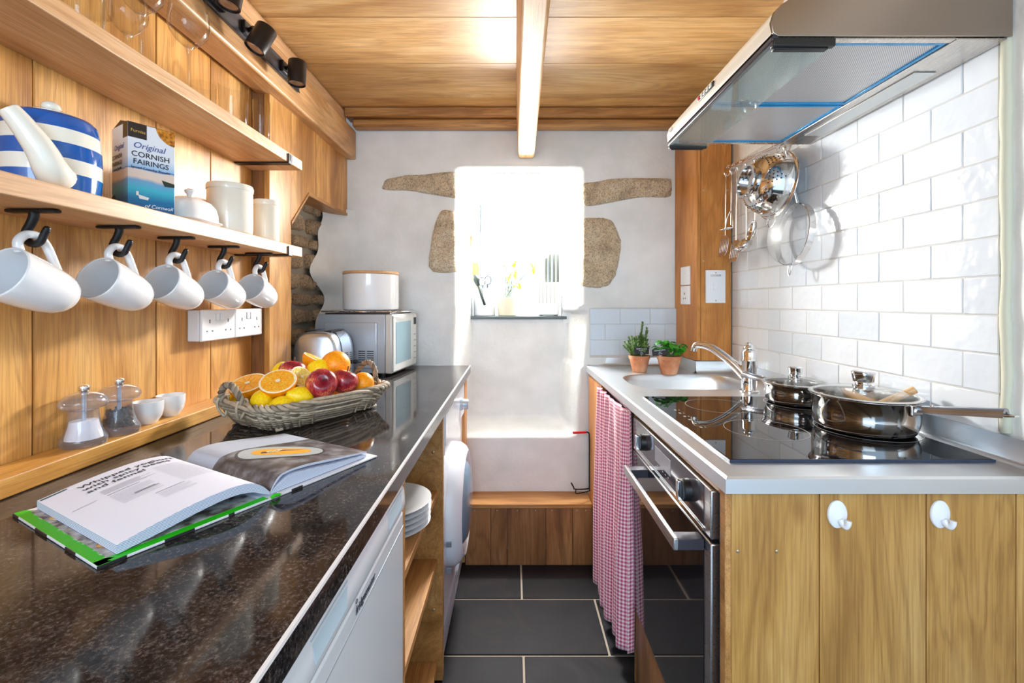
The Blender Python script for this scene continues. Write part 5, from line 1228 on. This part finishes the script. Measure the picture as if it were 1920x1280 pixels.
# ---------------------------------------------------------------- cooker hood
hd = thing('cooker_hood', (.72, 1.175, 1.72), 'brushed steel cooker hood with a glass visor and blue-edged filters', 'cooker hood')
hy0, hy1, hx0, hx1, hz = .876, 1.474, .497, .958, 1.718
prof = [(hx0+.012, hz+.004), (hx0+.002, hz+.010), (hx0-.002, hz+.030), (hx0+.004, hz+.050), (hx0+.020, hz+.066), (.60, hz+.120), (.74, hz+.185), (hx1+.004, hz+.185), (hx1+.004, hz+.004)]
for (a, b, nm) in ((hy0, hy0+.004, 'side_cheek'), (hy1-.004, hy1, 'side_cheek')):
    mb = MB(); mb.prism([(x, a, z) for x, z in prof], (0, b-a, 0)); obj(nm, mb, 'steel_side', hd, bevel=.0015)
mb = MB(); L_ = prof[1:7]; th = .003
for (x0_, z0_), (x1_, z1_) in zip(L_[:-1], L_[1:]): mb.add([(x0_, hy0+.0045, z0_), (x1_, hy0+.0045, z1_), (x1_, hy1-.0045, z1_), (x0_, hy1-.0045, z0_)], [(0, 1, 2, 3)])
mb.add([(.74, hy0+.0045, hz+.185), (hx1, hy0+.0045, hz+.185), (hx1, hy1-.0045, hz+.185), (.74, hy1-.0045, hz+.185)], [(0, 1, 2, 3)])
obj('front_panel', mb, 'steel_cream', hd, angle=50)
mb = MB(); mb.box(hx0+.002, hx0+.016, hy0+.002, hy1-.002, hz-.004, hz+.006); obj('front_lip', mb, 'track_grey', hd, bevel=.002)
mb = MB(); mb.box(.858, hx1, hy0+.005, hy1-.005, hz, hz+.004); mb.box(hx0+.016, .858, hy0+.005, hy0+.020, hz+.001, hz+.005); mb.box(hx0+.016, .858, hy1-.018, hy1-.005, hz+.001, hz+.005); obj('underside', mb, 'steel_hood', hd, bevel=.001)
for a, b in ((hy0+.021, 1.178), (1.184, hy1-.020)):
    mb = MB(); mb.box(hx0+.02, .850, a+.008, b-.008, hz+.005, hz+.009); ft = obj('grease_filter', mb, 'filter_mesh', hd)
    mb = MB(); mb.box(hx0+.018, .856, a, a+.009, hz+.002, hz+.010); mb.box(hx0+.018, .856, b-.009, b, hz+.002, hz+.010); mb.box(.848, .857, a+.009, b-.009, hz+.002, hz+.010); obj('film_edge', mb, 'filter_blue', ft, bevel=.001)
mb = MB(); mb.box(.885, .935, 1.005, 1.385, hz-.003, hz-.0005); obj('lamp_cover', mb, 'silver_front', hd, bevel=.002)
gt = MB(); gt.prism([(hx0+.006, hy0+.012, hz-.006), (hx0+.125, hy0+.012, hz-.010), (hx0+.125, hy1-.012, hz-.010), (hx0+.006, hy1-.012, hz-.006)], (0, 0, .003)); obj('glass_visor', gt, 'hood_glass', hd)
for y in (hy0+.001, hy1-.013):
    mb = MB(); mb.box(hx0+.004, hx0+.125, y, y+.013, hz-.014, hz+.002); mb.box(hx0+.01, hx0+.115, y+.006, y+.020 if y < 1 else y+.012, hz-.017, hz-.013); obj('visor_bracket', mb, 'black_plastic', hd, bevel=.002)
mb = MB(); nrm = Vector((-.92, 0, .2)).normalized()
c0 = P(1324, 152, 0)+Vector((0, 0, 0)); yk = .497*F/(1325-VX)
obj('switch_recess', MB().box(hx0-.0038, hx0+.0, yk-.046, yk+.046, hz+.026, hz+.040), 'black_plastic', hd, bevel=.001)
for k in range(5): obj('slide_switch', MB().box(hx0-.0065, hx0-.003, yk-.038+.018*k, yk-.028+.018*k, hz+.028, hz+.038), 'red_grip' if k == 4 else 'steel_cream', hd, bevel=.001)
text('maker_lettering', 'NEFF', .014, frame((hx0-.0028, 1.425, hz+.026), (0, -1, 0), (-.15, 0, 1)), 'dark_slot', hd, ext=.0002)
mb = MB(); mb.box(.80, .958, 1.0, 1.35, hz+.186, CZ1-.002); obj('duct_cover', mb, 'steel_hood', hd, bevel=.002)

# ---------------------------------------------------------------- utensil rail, colander, sieve
rl = thing('utensil_rail', (.93, 1.6, 1.77), 'chrome utensil rail on the tiled wall beneath the hood', 'rail')
RXX = .918
class _Z:
    pass
def rz_(y): return 1.745+(y-1.49)*.086
mb = MB(); mb.cyl((RXX, 1.965, rz_(1.965)), (RXX, 1.485, rz_(1.485)), .006, 14); obj('bar', mb, 'chrome', rl)
for y in (1.955, 1.495): obj('wall_bracket', MB().cyl((RXX, y, rz_(y)), (.9595, y, rz_(y)), .006, 12), 'chrome', rl)
def shook(y, label):
    RZ = rz_(y)
    t = thing('rail_hook', (RXX, y, RZ), label, 'hook', 'hooks on the utensil rail')
    pts = [(RXX-.010, y, RZ-.004), (RXX-.006, y, RZ+.007), (RXX+.004, y, RZ+.008), (RXX+.009, y, RZ), (RXX+.006, y, RZ-.018), (RXX-.004, y, RZ-.034), (RXX-.016, y, RZ-.034), (RXX-.020, y, RZ-.022)]
    mb = MB(); mb.tube(smooth_path(pts, 5), .0018, 8); obj('wire', mb, 'chrome', t, angle=180); return t
hk = shook(1.94, 'chrome rail hook at the far end by the post')
HY_ = [1.89, 1.83, 1.765, 1.70, 1.60, 1.515]
for y, s_ in zip(HY_, ('second', 'third', 'fourth', 'fifth', 'sixth', 'last')): dup(hk, (RXX, y, rz_(y)), f'chrome rail hook, {s_} from the corner post')
ux = RXX-.014
def utensil(name, y, L_, headf, label, mt='polished_steel', cat=None):
    RZ = rz_(y)
    t = thing(name, (ux, y, RZ-.036), label, cat or name.replace('_', ' '), 'steel utensils hanging from the rail')
    zt = RZ-.030; mb = MB(); mb.tube(smooth_path([(ux, y-.005, zt), (ux, y, zt+.006), (ux, y+.005, zt), (ux, y, zt-.014)], 4, True), .0018, 7, closed=True)
    mb.tube([(ux, y, zt-.012), (ux, y, zt-.09), (ux-.002, y, zt-L_)], [.0055, .007, .0035], 12, flat=.45, up=(1, 0, 0)); obj('handle', mb, mt, t, angle=60)
    headf(t, y, zt-L_); return t
def slotted(t, y, z):
    mb = MB(); w_ = .036
    for k in range(6):
        a = y-w_+2*w_*k/5; mb.prism([(ux-.004, a-.0035, z-.012-.0*k), (ux-.004, a+.0035, z-.012), (ux-.014, a+.0035, z-.075), (ux-.014, a-.0035, z-.075)], (.0015, 0, 0))
    mb.prism([(ux-.002, y-.012, z+.004), (ux-.002, y+.012, z+.004), (ux-.005, y+w_+.004, z-.016), (ux-.005, y-w_-.004, z-.016)], (.0015, 0, 0)); mb.prism([(ux-.013, y-w_-.004, z-.070), (ux-.013, y+w_+.004, z-.070), (ux-.018, y+w_-.004, z-.088), (ux-.018, y-w_+.004, z-.088)], (.0015, 0, 0)); obj('slotted_blade', mb, 'polished_steel', t, bevel=.0005)
def spoonh(t, y, z):
    mb = MB(); R_ = Matrix.Translation((ux-.012, y, z-.032)) @ Matrix.Rotation(.25, 4, 'Y'); mb.M = R_
    k0 = 0
    for i in range(9):
        q = pi/2*i/8
        for k in range(24): a = 2*pi*k/24; mb.v.append(R_ @ Vector((.014*sin(q)-.004, .028*cos(q)*cos(a), .040*cos(q)*sin(a))))
    for i in range(8):
        for k in range(24): b = (k+1) % 24; mb.f.append([i*24+k, i*24+b, (i+1)*24+b, (i+1)*24+k]); mb.mi.append(0)
    o = obj('bowl', mb, 'polished_steel', t, angle=180); s_ = o.modifiers.new('thick', 'SOLIDIFY'); s_.thickness = .0012
def ladleh(t, y, z):
    mb = MB(Matrix.Translation((ux-.020, y, z-.014)) @ Matrix.Rotation(-.7, 4, 'Y')); mb.lathe([(.040, 0), (.037, -.014), (.028, -.026), (.014, -.032), (0, -.033)], 32); o = obj('bowl', mb, 'polished_steel', t, angle=180); s_ = o.modifiers.new('thick', 'SOLIDIFY'); s_.thickness = .0012
def mashh(t, y, z):
    mb = MB(); pts = [(ux-.002, y, z+.05), (ux-.01, y-.034, z+.0), (ux-.012, y-.034, z-.02)]
    for s_ in (-1, 1): mb.tube(smooth_path([(ux-.002, y, z+.06), (ux-.006, y+s_*.024, z+.03), (ux-.01, y+s_*.034, z-.015)], 5), .0026, 8)
    mb.tube(smooth_path([(ux-.010, y-.034, z-.016), (ux-.034, y-.022, z-.016), (ux-.005, y-.010, z-.016), (ux-.034, y+.002, z-.016), (ux-.005, y+.014, z-.016), (ux-.034, y+.024, z-.016), (ux-.010, y+.034, z-.016)], 6), .0024, 8); obj('masher_head', mb, 'chrome', t, angle=180)
utensil('slotted_turner', 1.94, .26, slotted, 'steel slotted turner at the far end of the rail', cat='turner')
utensil('ladle', 1.765, .285, ladleh, 'steel ladle with a deep bowl hanging nearest the colander')
utensil('potato_masher', 1.89, .22, mashh, 'wire potato masher hanging between the two turners', cat='masher')
utensil('slotted_turner', 1.845, .285, slotted, 'steel slotted turner hanging lowest beside the ladle', cat='turner')
utensil('serving_spoon', 1.70, .225, spoonh, 'steel serving spoon hanging directly behind the colander', cat='spoon')
# colander: bowl hangs by one ear, foot facing the camera's left, rim near the tiles
cl = thing('colander', (.895, 1.60, 1.61), 'polished steel colander hanging from the rail with its foot turned outwards', 'colander')
ax = Vector((-.97, -.02, .14)).normalized(); cc3 = P(1456, 348, 1.585); R_ = Matrix.Translation(cc3) @ ax.to_track_quat('Z', 'Y').to_matrix().to_4x4()
cr, chh = .108, .098
pf = [(cr+.009, -.003), (cr+.010, .0), (cr+.006, .002), (cr, .001)]+[(cr*cos(a)**.62 if a < 1.3 else cr*cos(a)**.62, chh*sin(a)) for a in [1.30*k/14 for k in range(1, 15)]]+[(0, chh*.985)]
mb = MB(R_); mb.lathe(pf, 64); o = obj('bowl', mb, 'polished_steel', cl, angle=180)
mb = MB(R_); mb.lathe([(.052, chh*.90), (.056, chh*1.10), (.060, chh*1.12), (.058, chh*1.16), (.050, chh*1.15), (.048, chh*.93)], 48); obj('foot_ring', mb, 'polished_steel', cl, angle=60)
mb = MB(R_)
for g_ in range(8):
    for i in range(5):
        for j in range(i+1):
            a = .34+.13*i; q = 2*pi*g_/8+(j-i/2)*.135; r_ = cr*cos(a)**.62; mb.ball((r_*cos(q), r_*sin(q), chh*sin(a)), .0026, 8, (1, 1, 1))
obj('perforations', mb, 'black_plastic', cl)
for s_ in (0, pi):
    mb = MB(R_); e = Vector((0, 0, 0)); up_l = (R_.inverted().to_3x3() @ Vector((0, 0, 1))); b0 = atan2(up_l.y, up_l.x)+s_
    pts = [(cr+.006)*Vector((cos(b0-.20), sin(b0-.20), 0)), (cr+.030)*Vector((cos(b0-.15), sin(b0-.15), 0)), (cr+.040)*Vector((cos(b0), sin(b0), 0)), (cr+.030)*Vector((cos(b0+.15), sin(b0+.15), 0)), (cr+.006)*Vector((cos(b0+.20), sin(b0+.20), 0))]
    mb.tube([mb_ for mb_ in smooth_path(pts, 6)], .0034, 10); obj('ear_handle', mb, 'polished_steel', cl, angle=180)
sv = thing('sieve', (.90, 1.42, 1.49), 'fine mesh steel sieve hanging open side out below the colander', 'sieve')
ax = Vector((-.97, .06, .12)).normalized(); c3 = P(1489, 440, 1.500); R_ = Matrix.Translation(c3) @ ax.to_track_quat('Z', 'Y').to_matrix().to_4x4(); r_ = .101
mb = MB(R_); mb.lathe([(r_, -.010), (r_+.002, -.009), (r_+.002, .010), (r_, .011), (r_-.0015, .010), (r_-.0015, -.009), (r_, -.010)], 64); obj('rim', mb, 'polished_steel', sv, angle=40)
mb = MB(R_); mb.lathe([(r_*cos(a), .008+.062*sin(a)) for a in [pi/2*k/12 for k in range(13)]], 56); obj('mesh_bowl', mb, 'sieve_mesh', sv, angle=180)
mb = MB(R_); up_l = (R_.inverted().to_3x3() @ Vector((0, 0, 1))); b0 = atan2(up_l.y, up_l.x); e = lambda r, q, z=0: Vector((r*cos(b0+q), r*sin(b0+q), z))
mb.tube(smooth_path([e(r_, pi-.10), e(r_+.020, pi-.07), e(r_+.034, pi), e(r_+.020, pi+.07), e(r_, pi+.10)], 6), .002, 8); obj('rest_loop', mb, 'polished_steel', sv, angle=180)
mb = MB(R_); hp_ = R_.inverted() @ Vector((RXX-.016, 1.515, rz_(1.515)-.036)); mb.tube([e(r_, .05), hp_+Vector((.004, 0, 0)), hp_-Vector((.004, 0, 0)), e(r_, -.05)], .0024, 8); obj('wire_handle', mb, 'polished_steel', sv)
# ---------------------------------------------------------------- below the steel worktop
mb = MB(); xs_ = [.394, .556, .750, .913, .964]
ep = thing('cupboard_end', (.68, .83, 0), 'oak boarded end of the cooker housing facing the camera', 'cupboard')
mb = MB()
for a, b in zip(xs_[:-1], xs_[1:]): mb.box(a+.0012, b-.0012, .826, .842, .0, .869)
obj('boards', mb, 'oak_panel', ep, bevel=.0015)
mb = MB(); mb.box(.383, .3945, .824, .846, 0, .869); obj('corner_strip', mb, 'oak_frame', ep, bevel=.002); 
for x, z in ((.407, .758), (.478, .758)): obj('screw_head', MB().ball((x, .8255, z), .0035, 10, (1, .35, 1)), 'screw', ep)
mb = MB(); mb.box(.3955, .964, .843, .848, .0, .868); obj('backing', mb, 'oak_plinth', ep)
hkn = ['left white oval hook on the oak cupboard end', 'right white oval hook on the oak cupboard end']
def oval_hook(x, label):
    z = .826; t = thing('adhesive_hook', (x, .8255, z), label, 'hook', 'white oval hooks on the cupboard end')
    M_ = T(x, .8255, z) @ Matrix.Rotation(pi/2, 4, 'X'); mb = MB(M_); k0 = 0
    prof = [(1, 0), (1, .003), (.90, .0048), (0, .0052)]
    for s_, h in prof:
        for k in range(40): q = 2*pi*k/40; mb.v.append(M_ @ Vector((.0175*s_*cos(q), .025*s_*sin(q), h)))
    for i in range(3):
        for k in range(40): b = (k+1) % 40; mb.f.append([i*40+k, i*40+b, (i+1)*40+b, (i+1)*40+k]); mb.mi.append(0)
    obj('back_plate', mb, 'white_plastic', t, angle=50)
    mb = MB(); mb.tube(smooth_path([(x+.003, .8205, z-.008), (x+.005, .817, z-.015), (x+.007, .812, z-.017), (x+.008, .8085, z-.012), (x+.0085, .8075, z-.005)], 5), [.0055]*12+[.005]*9, 12); obj('peg', mb, 'white_plastic', t, angle=180); return t
o0_ = oval_hook(.586, hkn[0]); dup(o0_, (.772, .8255, .826), hkn[1])
# oven
ov = thing('built_in_oven', (.66, 1.14, .25), 'black glass and steel built-in oven under the hob', 'oven')
OX = .376; OA, OB = .868, 1.430
mb = MB(); mb.box(OX+.024, .93, OA+.012, OB-.004, .262, .852); obj('casing', mb, 'black_iron', ov)
mb = MB(); mb.box(OX+.020, OX+.036, OA-.012, OA+.011, .25, .852); obj('side_flange', mb, 'oven_navy', ov, bevel=.001)
mb = MB(); mb.box(OX, OX+.022, OA+.0, OB, .756, .850); cp = obj('control_panel', mb, 'steel_trim', ov, bevel=.003)
mb = MB(); mb.box(OX-.0012, OX, OA+.030, OB-.018, .770, .8485); obj('panel_glass', mb, 'panel_glass', cp)
mb = MB(); mb.box(OX-.0018, OX-.0012, 1.085, 1.205, .792, .830); obj('display', mb, 'lcd_grey', cp)
mb = MB()
for k in range(5): mb.box(OX-.0018, OX-.0013, 1.10+.02*k, 1.106+.02*k, .782, .785)
obj('printed_marks', mb, 'lcd_grey', cp)
for y in (1.305, .975):
    mb = MB(T(OX-.001, y, .808) @ Matrix.Rotation(-pi/2, 4, 'Y')); mb.lathe([(0, 0), (.024, 0), (.023, .014), (.021, .016), (0, .016)], 28); kn = obj('control_knob', mb, 'black_plastic', ov)
    mb = MB(); mb.box(OX-.027, OX-.016, y-.006, y+.006, .787, .829); obj('knob_grip', mb, 'chrome', kn, bevel=.002)
mb = MB(); mb.box(OX, OX+.022, OA, OB, .262, .748); dr = obj('door', mb, 'steel_trim', ov, bevel=.003)
mb = MB(); mb.box(OX-.0014, OX, OA+.030, OB-.018, .268, .745); obj('door_window', mb, 'oven_glass', dr)
mb = MB(); mb.box(OX-.0030, OX-.0012, OA+.030, OB-.018, .757, .764); obj('chrome_strip', mb, 'chrome', ov)
mb = MB(); mb.box(.314, .324, .892, 1.296, .722, .746); hb_ = obj('handle', mb, 'steel_trim', ov, bevel=.002)
for a in (.894, 1.262): mb = MB(); mb.box(.324, OX-.0015, a, a+.030, .722, .744); obj('handle_arm', mb, 'track_grey', hb_, bevel=.001)
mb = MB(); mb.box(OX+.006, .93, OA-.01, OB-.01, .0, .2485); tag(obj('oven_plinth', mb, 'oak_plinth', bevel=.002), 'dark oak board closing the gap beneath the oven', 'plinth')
mb = MB(); mb.box(wfx(1)+.008, .40, .848, OB, .853, .8695); tag(obj('top_rail', mb, 'oak_frame', bevel=.001), 'narrow oak rail between the oven and the steel worktop', 'rail')
# end stile by the window wall and divider
mb = MB(); mb.box(.363, .384, 1.885, 2.20, .0, .868); es = tag(obj('end_panel', mb, 'oak_post', bevel=.002), 'upright oak panel between the curtain and the window wall', 'panel')
mb = MB(); mb.box(.386, .93, 1.437, 1.455, .0, .868); tag(obj('divider_panel', mb, 'oak_frame', bevel=.001), 'oak divider between the oven and the curtained cupboard', 'panel')
# gingham curtain
cu = thing('curtain', (.37, 1.66, .86), 'pink gingham curtain hiding the cupboard under the sink', 'curtain')
mb = MB(); mb.uv = []; nu, nv = 200, 40; ya_, yb_ = 1.436, 1.885
def cpt(u, v):                                        # u 0 near .. 1 far, v 0 top .. 1 bottom
    y = ya_+(yb_-ya_)*u; ph = u*2*pi*6.2+.6*sin(u*9)
    amp = .005+.014*min(1, v*1.6)
    amp *= 1+.3*sin(u*13+1)
    z = .866-(.866-(.070+.040*(1-u)**2*1.0))*v
    x = .352+.020*(1-u)**3+amp*sin(ph+.5*v*sin(u*5))-.010*v*(1-u)-.006+.004*sin(u*31)*(1-v)
    y += .006*v*cos(ph)+(-.018*v*(1-u))
    return Vector((x, y, z))
arc = [0]
for i in range(1, nu+1): arc.append(arc[-1]+(cpt(i/nu, .6)-cpt((i-1)/nu, .6)).length)
for i in range(nu+1):
    for j in range(nv+1): p = cpt(i/nu, j/nv); mb.v.append(p); mb.uv.append((arc[i]*1.02, p.z))
for i in range(nu):
    for j in range(nv): k = i*(nv+1)+j; mb.f.append([k, k+1, k+nv+2, k+nv+1]); mb.mi.append(0)
o = obj('cloth', mb, 'gingham', cu, angle=180); s_ = o.modifiers.new('thick', 'SOLIDIFY'); s_.thickness = .0012
mb = MB(); mb.cyl((.372, 1.44, .862), (.372, 1.884, .862), .003, 8); obj('curtain_wire', mb, 'chrome', cu)
mb = MB(); mb.tube(smooth_path([(.366, 1.446, .858), (.360, 1.443, .862), (.357, 1.446, .868)], 4), .002, 6); obj('eyelet', mb, 'screw', cu)
# wire holder by the panel
wh = thing('wire_holder', (.345, 2.13, .6), 'black wire bottle holder with a red tip hooked beside the oak panel', 'holder')
a = P(1104, 813, 2.14); b = P(1105, 915, 2.14)
mb = MB(); mb.tube(smooth_path([P(1098, 810, 2.15), P(1103, 811, 2.15), P(1105, 822, 2.15), P(1105, 900, 2.15), P(1105, 912, 2.15), P(1102, 916, 2.15), P(1079, 917, 2.10), P(1075, 912, 2.08), P(1071, 905, 2.07)], 6), .0032, 8)
mb.tube(smooth_path([P(1105, 916, 2.15), P(1104, 920, 2.14), P(1081, 925, 2.10), P(1080, 918, 2.10)], 4), .0026, 8); obj('frame', mb, 'black_iron', wh, angle=180)
mb = MB(); mb.tube([P(1098, 810, 2.15), P(1075, 811, 2.11)], .0055, 10); obj('red_tip', mb, 'red_grip', wh)

# ---------------------------------------------------------------- on the window sill
SZ = 1.1345
jr = thing('utensil_jar', (-.155, 2.505, SZ), 'white utensil jar at the left end of the window sill', 'jar'); M_ = T(-.160, 2.505, SZ)
mb = MB(M_); mb.lathe([(0, 0), (.056, 0), (.060, .004), (.060, .150), (.057, .150), (.056, .01), (0, .008)], 40); obj('jar_body', mb, 'white_china', jr)
pe = thing('can_opener', (-.19, 2.44, 1.29), 'dark-handled can opener hooked over the rim of the white jar', 'can opener')
mb = MB(); mb.tube([P(889, 515, 2.44), P(893, 526, 2.44), P(897, 536, 2.44)], [.012, .021, .012], 12, flat=.5); mb.tube([P(896, 534, 2.438), P(903, 556, 2.438), P(909, 572, 2.438)], .008, 10, flat=.6); obj('handle', mb, 'green_grey', pe, angle=180)
mb = MB(); mb.tube([P(892, 516, 2.435), P(900, 523, 2.435), P(906, 531, 2.435)], .006, 10); mb.tube(smooth_path([P(901, 530, 2.45), P(906, 523, 2.45), P(911, 528, 2.45), P(909, 535, 2.45)], 4, True), .003, 8, closed=True); obj('jaws', mb, 'polished_steel', pe)
sp_ = thing('wooden_spatula', (-.17, 2.52, 1.29), 'broad wooden spatula standing in the white jar', 'spatula')
mb = MB(); mb.tube([(-.155, 2.50, SZ+.012), P(890, 525, 2.53)], .005, 8); mb.prism([P(877, 512, 2.53), P(876, 500, 2.53), P(884, 492, 2.53), P(896, 491, 2.53), P(899, 505, 2.53), P(895, 526, 2.53), P(886, 527, 2.53)], (0, .006, 0)); obj('blade', mb, 'peg', sp_, bevel=.001)
sc = thing('scissors', (-.13, 2.50, 1.29), 'scissors standing in the white jar with their ring handles up', 'scissors')
mb = MB()
for cx3, cy3 in ((904, 528), (915, 525)):
    mb.tube([P(cx3+6*cos(t), cy3+8*sin(t), 2.49) for t in [2*pi*k/16 for k in range(16)]], .0024, 8, closed=True)
mb.tube([P(905, 536, 2.49), (-.15, 2.50, SZ+.02)], .003, 6); mb.tube([P(914, 533, 2.49), (-.145, 2.50, SZ+.02)], .003, 6); obj('rings', mb, 'track_grey', sc)
fp = thing('flower_pot', (-.035, 2.50, SZ), 'cream flower pot with yellow-green leaves in the middle of the sill', 'potted plant'); M_ = T(-.035, 2.50, SZ)
mb = MB(M_); mb.lathe([(0, 0), (.046, 0), (.050, .003), (.058, .096), (.055, .100), (.053, .09), (0, .09)], 40); obj('pot', mb, 'cream_pot', fp)
st = MB(); lf = MB(); random.seed(17)
for px, py in ((948, 520), (958, 512), (965, 508), (972, 530), (980, 500), (995, 495), (1008, 497), (968, 535), (960, 528), (1000, 502), (950, 500), (966, 492)):
    tip = P(px, py, 2.49+random.uniform(-.02, .03)); b = Vector((-.035+random.uniform(-.02, .02), 2.5, SZ+.09)); st.tube(smooth_path([b, (b+tip)/2+Vector((0, 0, .02)), tip], 4), .0013, 6)
    for j in range(3): q = random.uniform(0, 2*pi); leaf(lf, tip, (cos(q), .3*sin(q), random.uniform(-.6, .5)), random.uniform(.022, .036), random.uniform(.007, .011), random.uniform(.2, .9))
obj('stems', st, 'herb_stem', fp); obj('leaves', lf, 'yellow_leaf', fp, angle=180)
kb = thing('knife_block', (.20, 2.51, SZ), 'pale knife block with grey-handled knives at the right end of the sill', 'knife block')
mb = MB(); kz = 1.318; mb.prism([(.135, 2.46, SZ+.004), (.245, 2.46, SZ+.004), (.245, 2.46, kz), (.135, 2.46, kz-.004)], (0, .10, 0)); obj('block', mb, 'white_gloss', kb, bevel=.006, seg=3)
mb = MB()
for px in (1011, 1018, 1025, 1032, 1040): x = P(px, 540, 2.459).x; mb.box(x-.0010, x+.0010, 2.4592, 2.4600, kz-.115, kz-.004)
obj('blade_slots', mb, 'socket_slot', kb)
for x in (.15, .23): obj('foot', MB().box(x-.008, x+.008, 2.465, 2.55, SZ+.0003, SZ+.0045), 'black_plastic', kb)
kn_ = None
for (px, top), s_ in zip(((1024, 482), (1031, 475.5), (1039, 475), (1046, 474)), ('shortest grey knife handle at the left of the block', 'second grey knife handle from the left in the block', 'third grey knife handle from the left in the block', 'grey knife handle at the right edge of the block')):
    x = P(px, 500, 2.50).x; z1 = P(px, top, 2.50).z; t = thing('kitchen_knife', (x, 2.50, kz), s_, 'knife', 'knives in the block')
    mb = MB(); mb.prism([(x-.007, 2.495, kz+.001), (x+.007, 2.495, kz+.001), (x+.008, 2.495, z1), (x-.007, 2.495, z1-.005)], (0, .020, 0)); obj('handle', mb, 'knife_handle', t, bevel=.002)
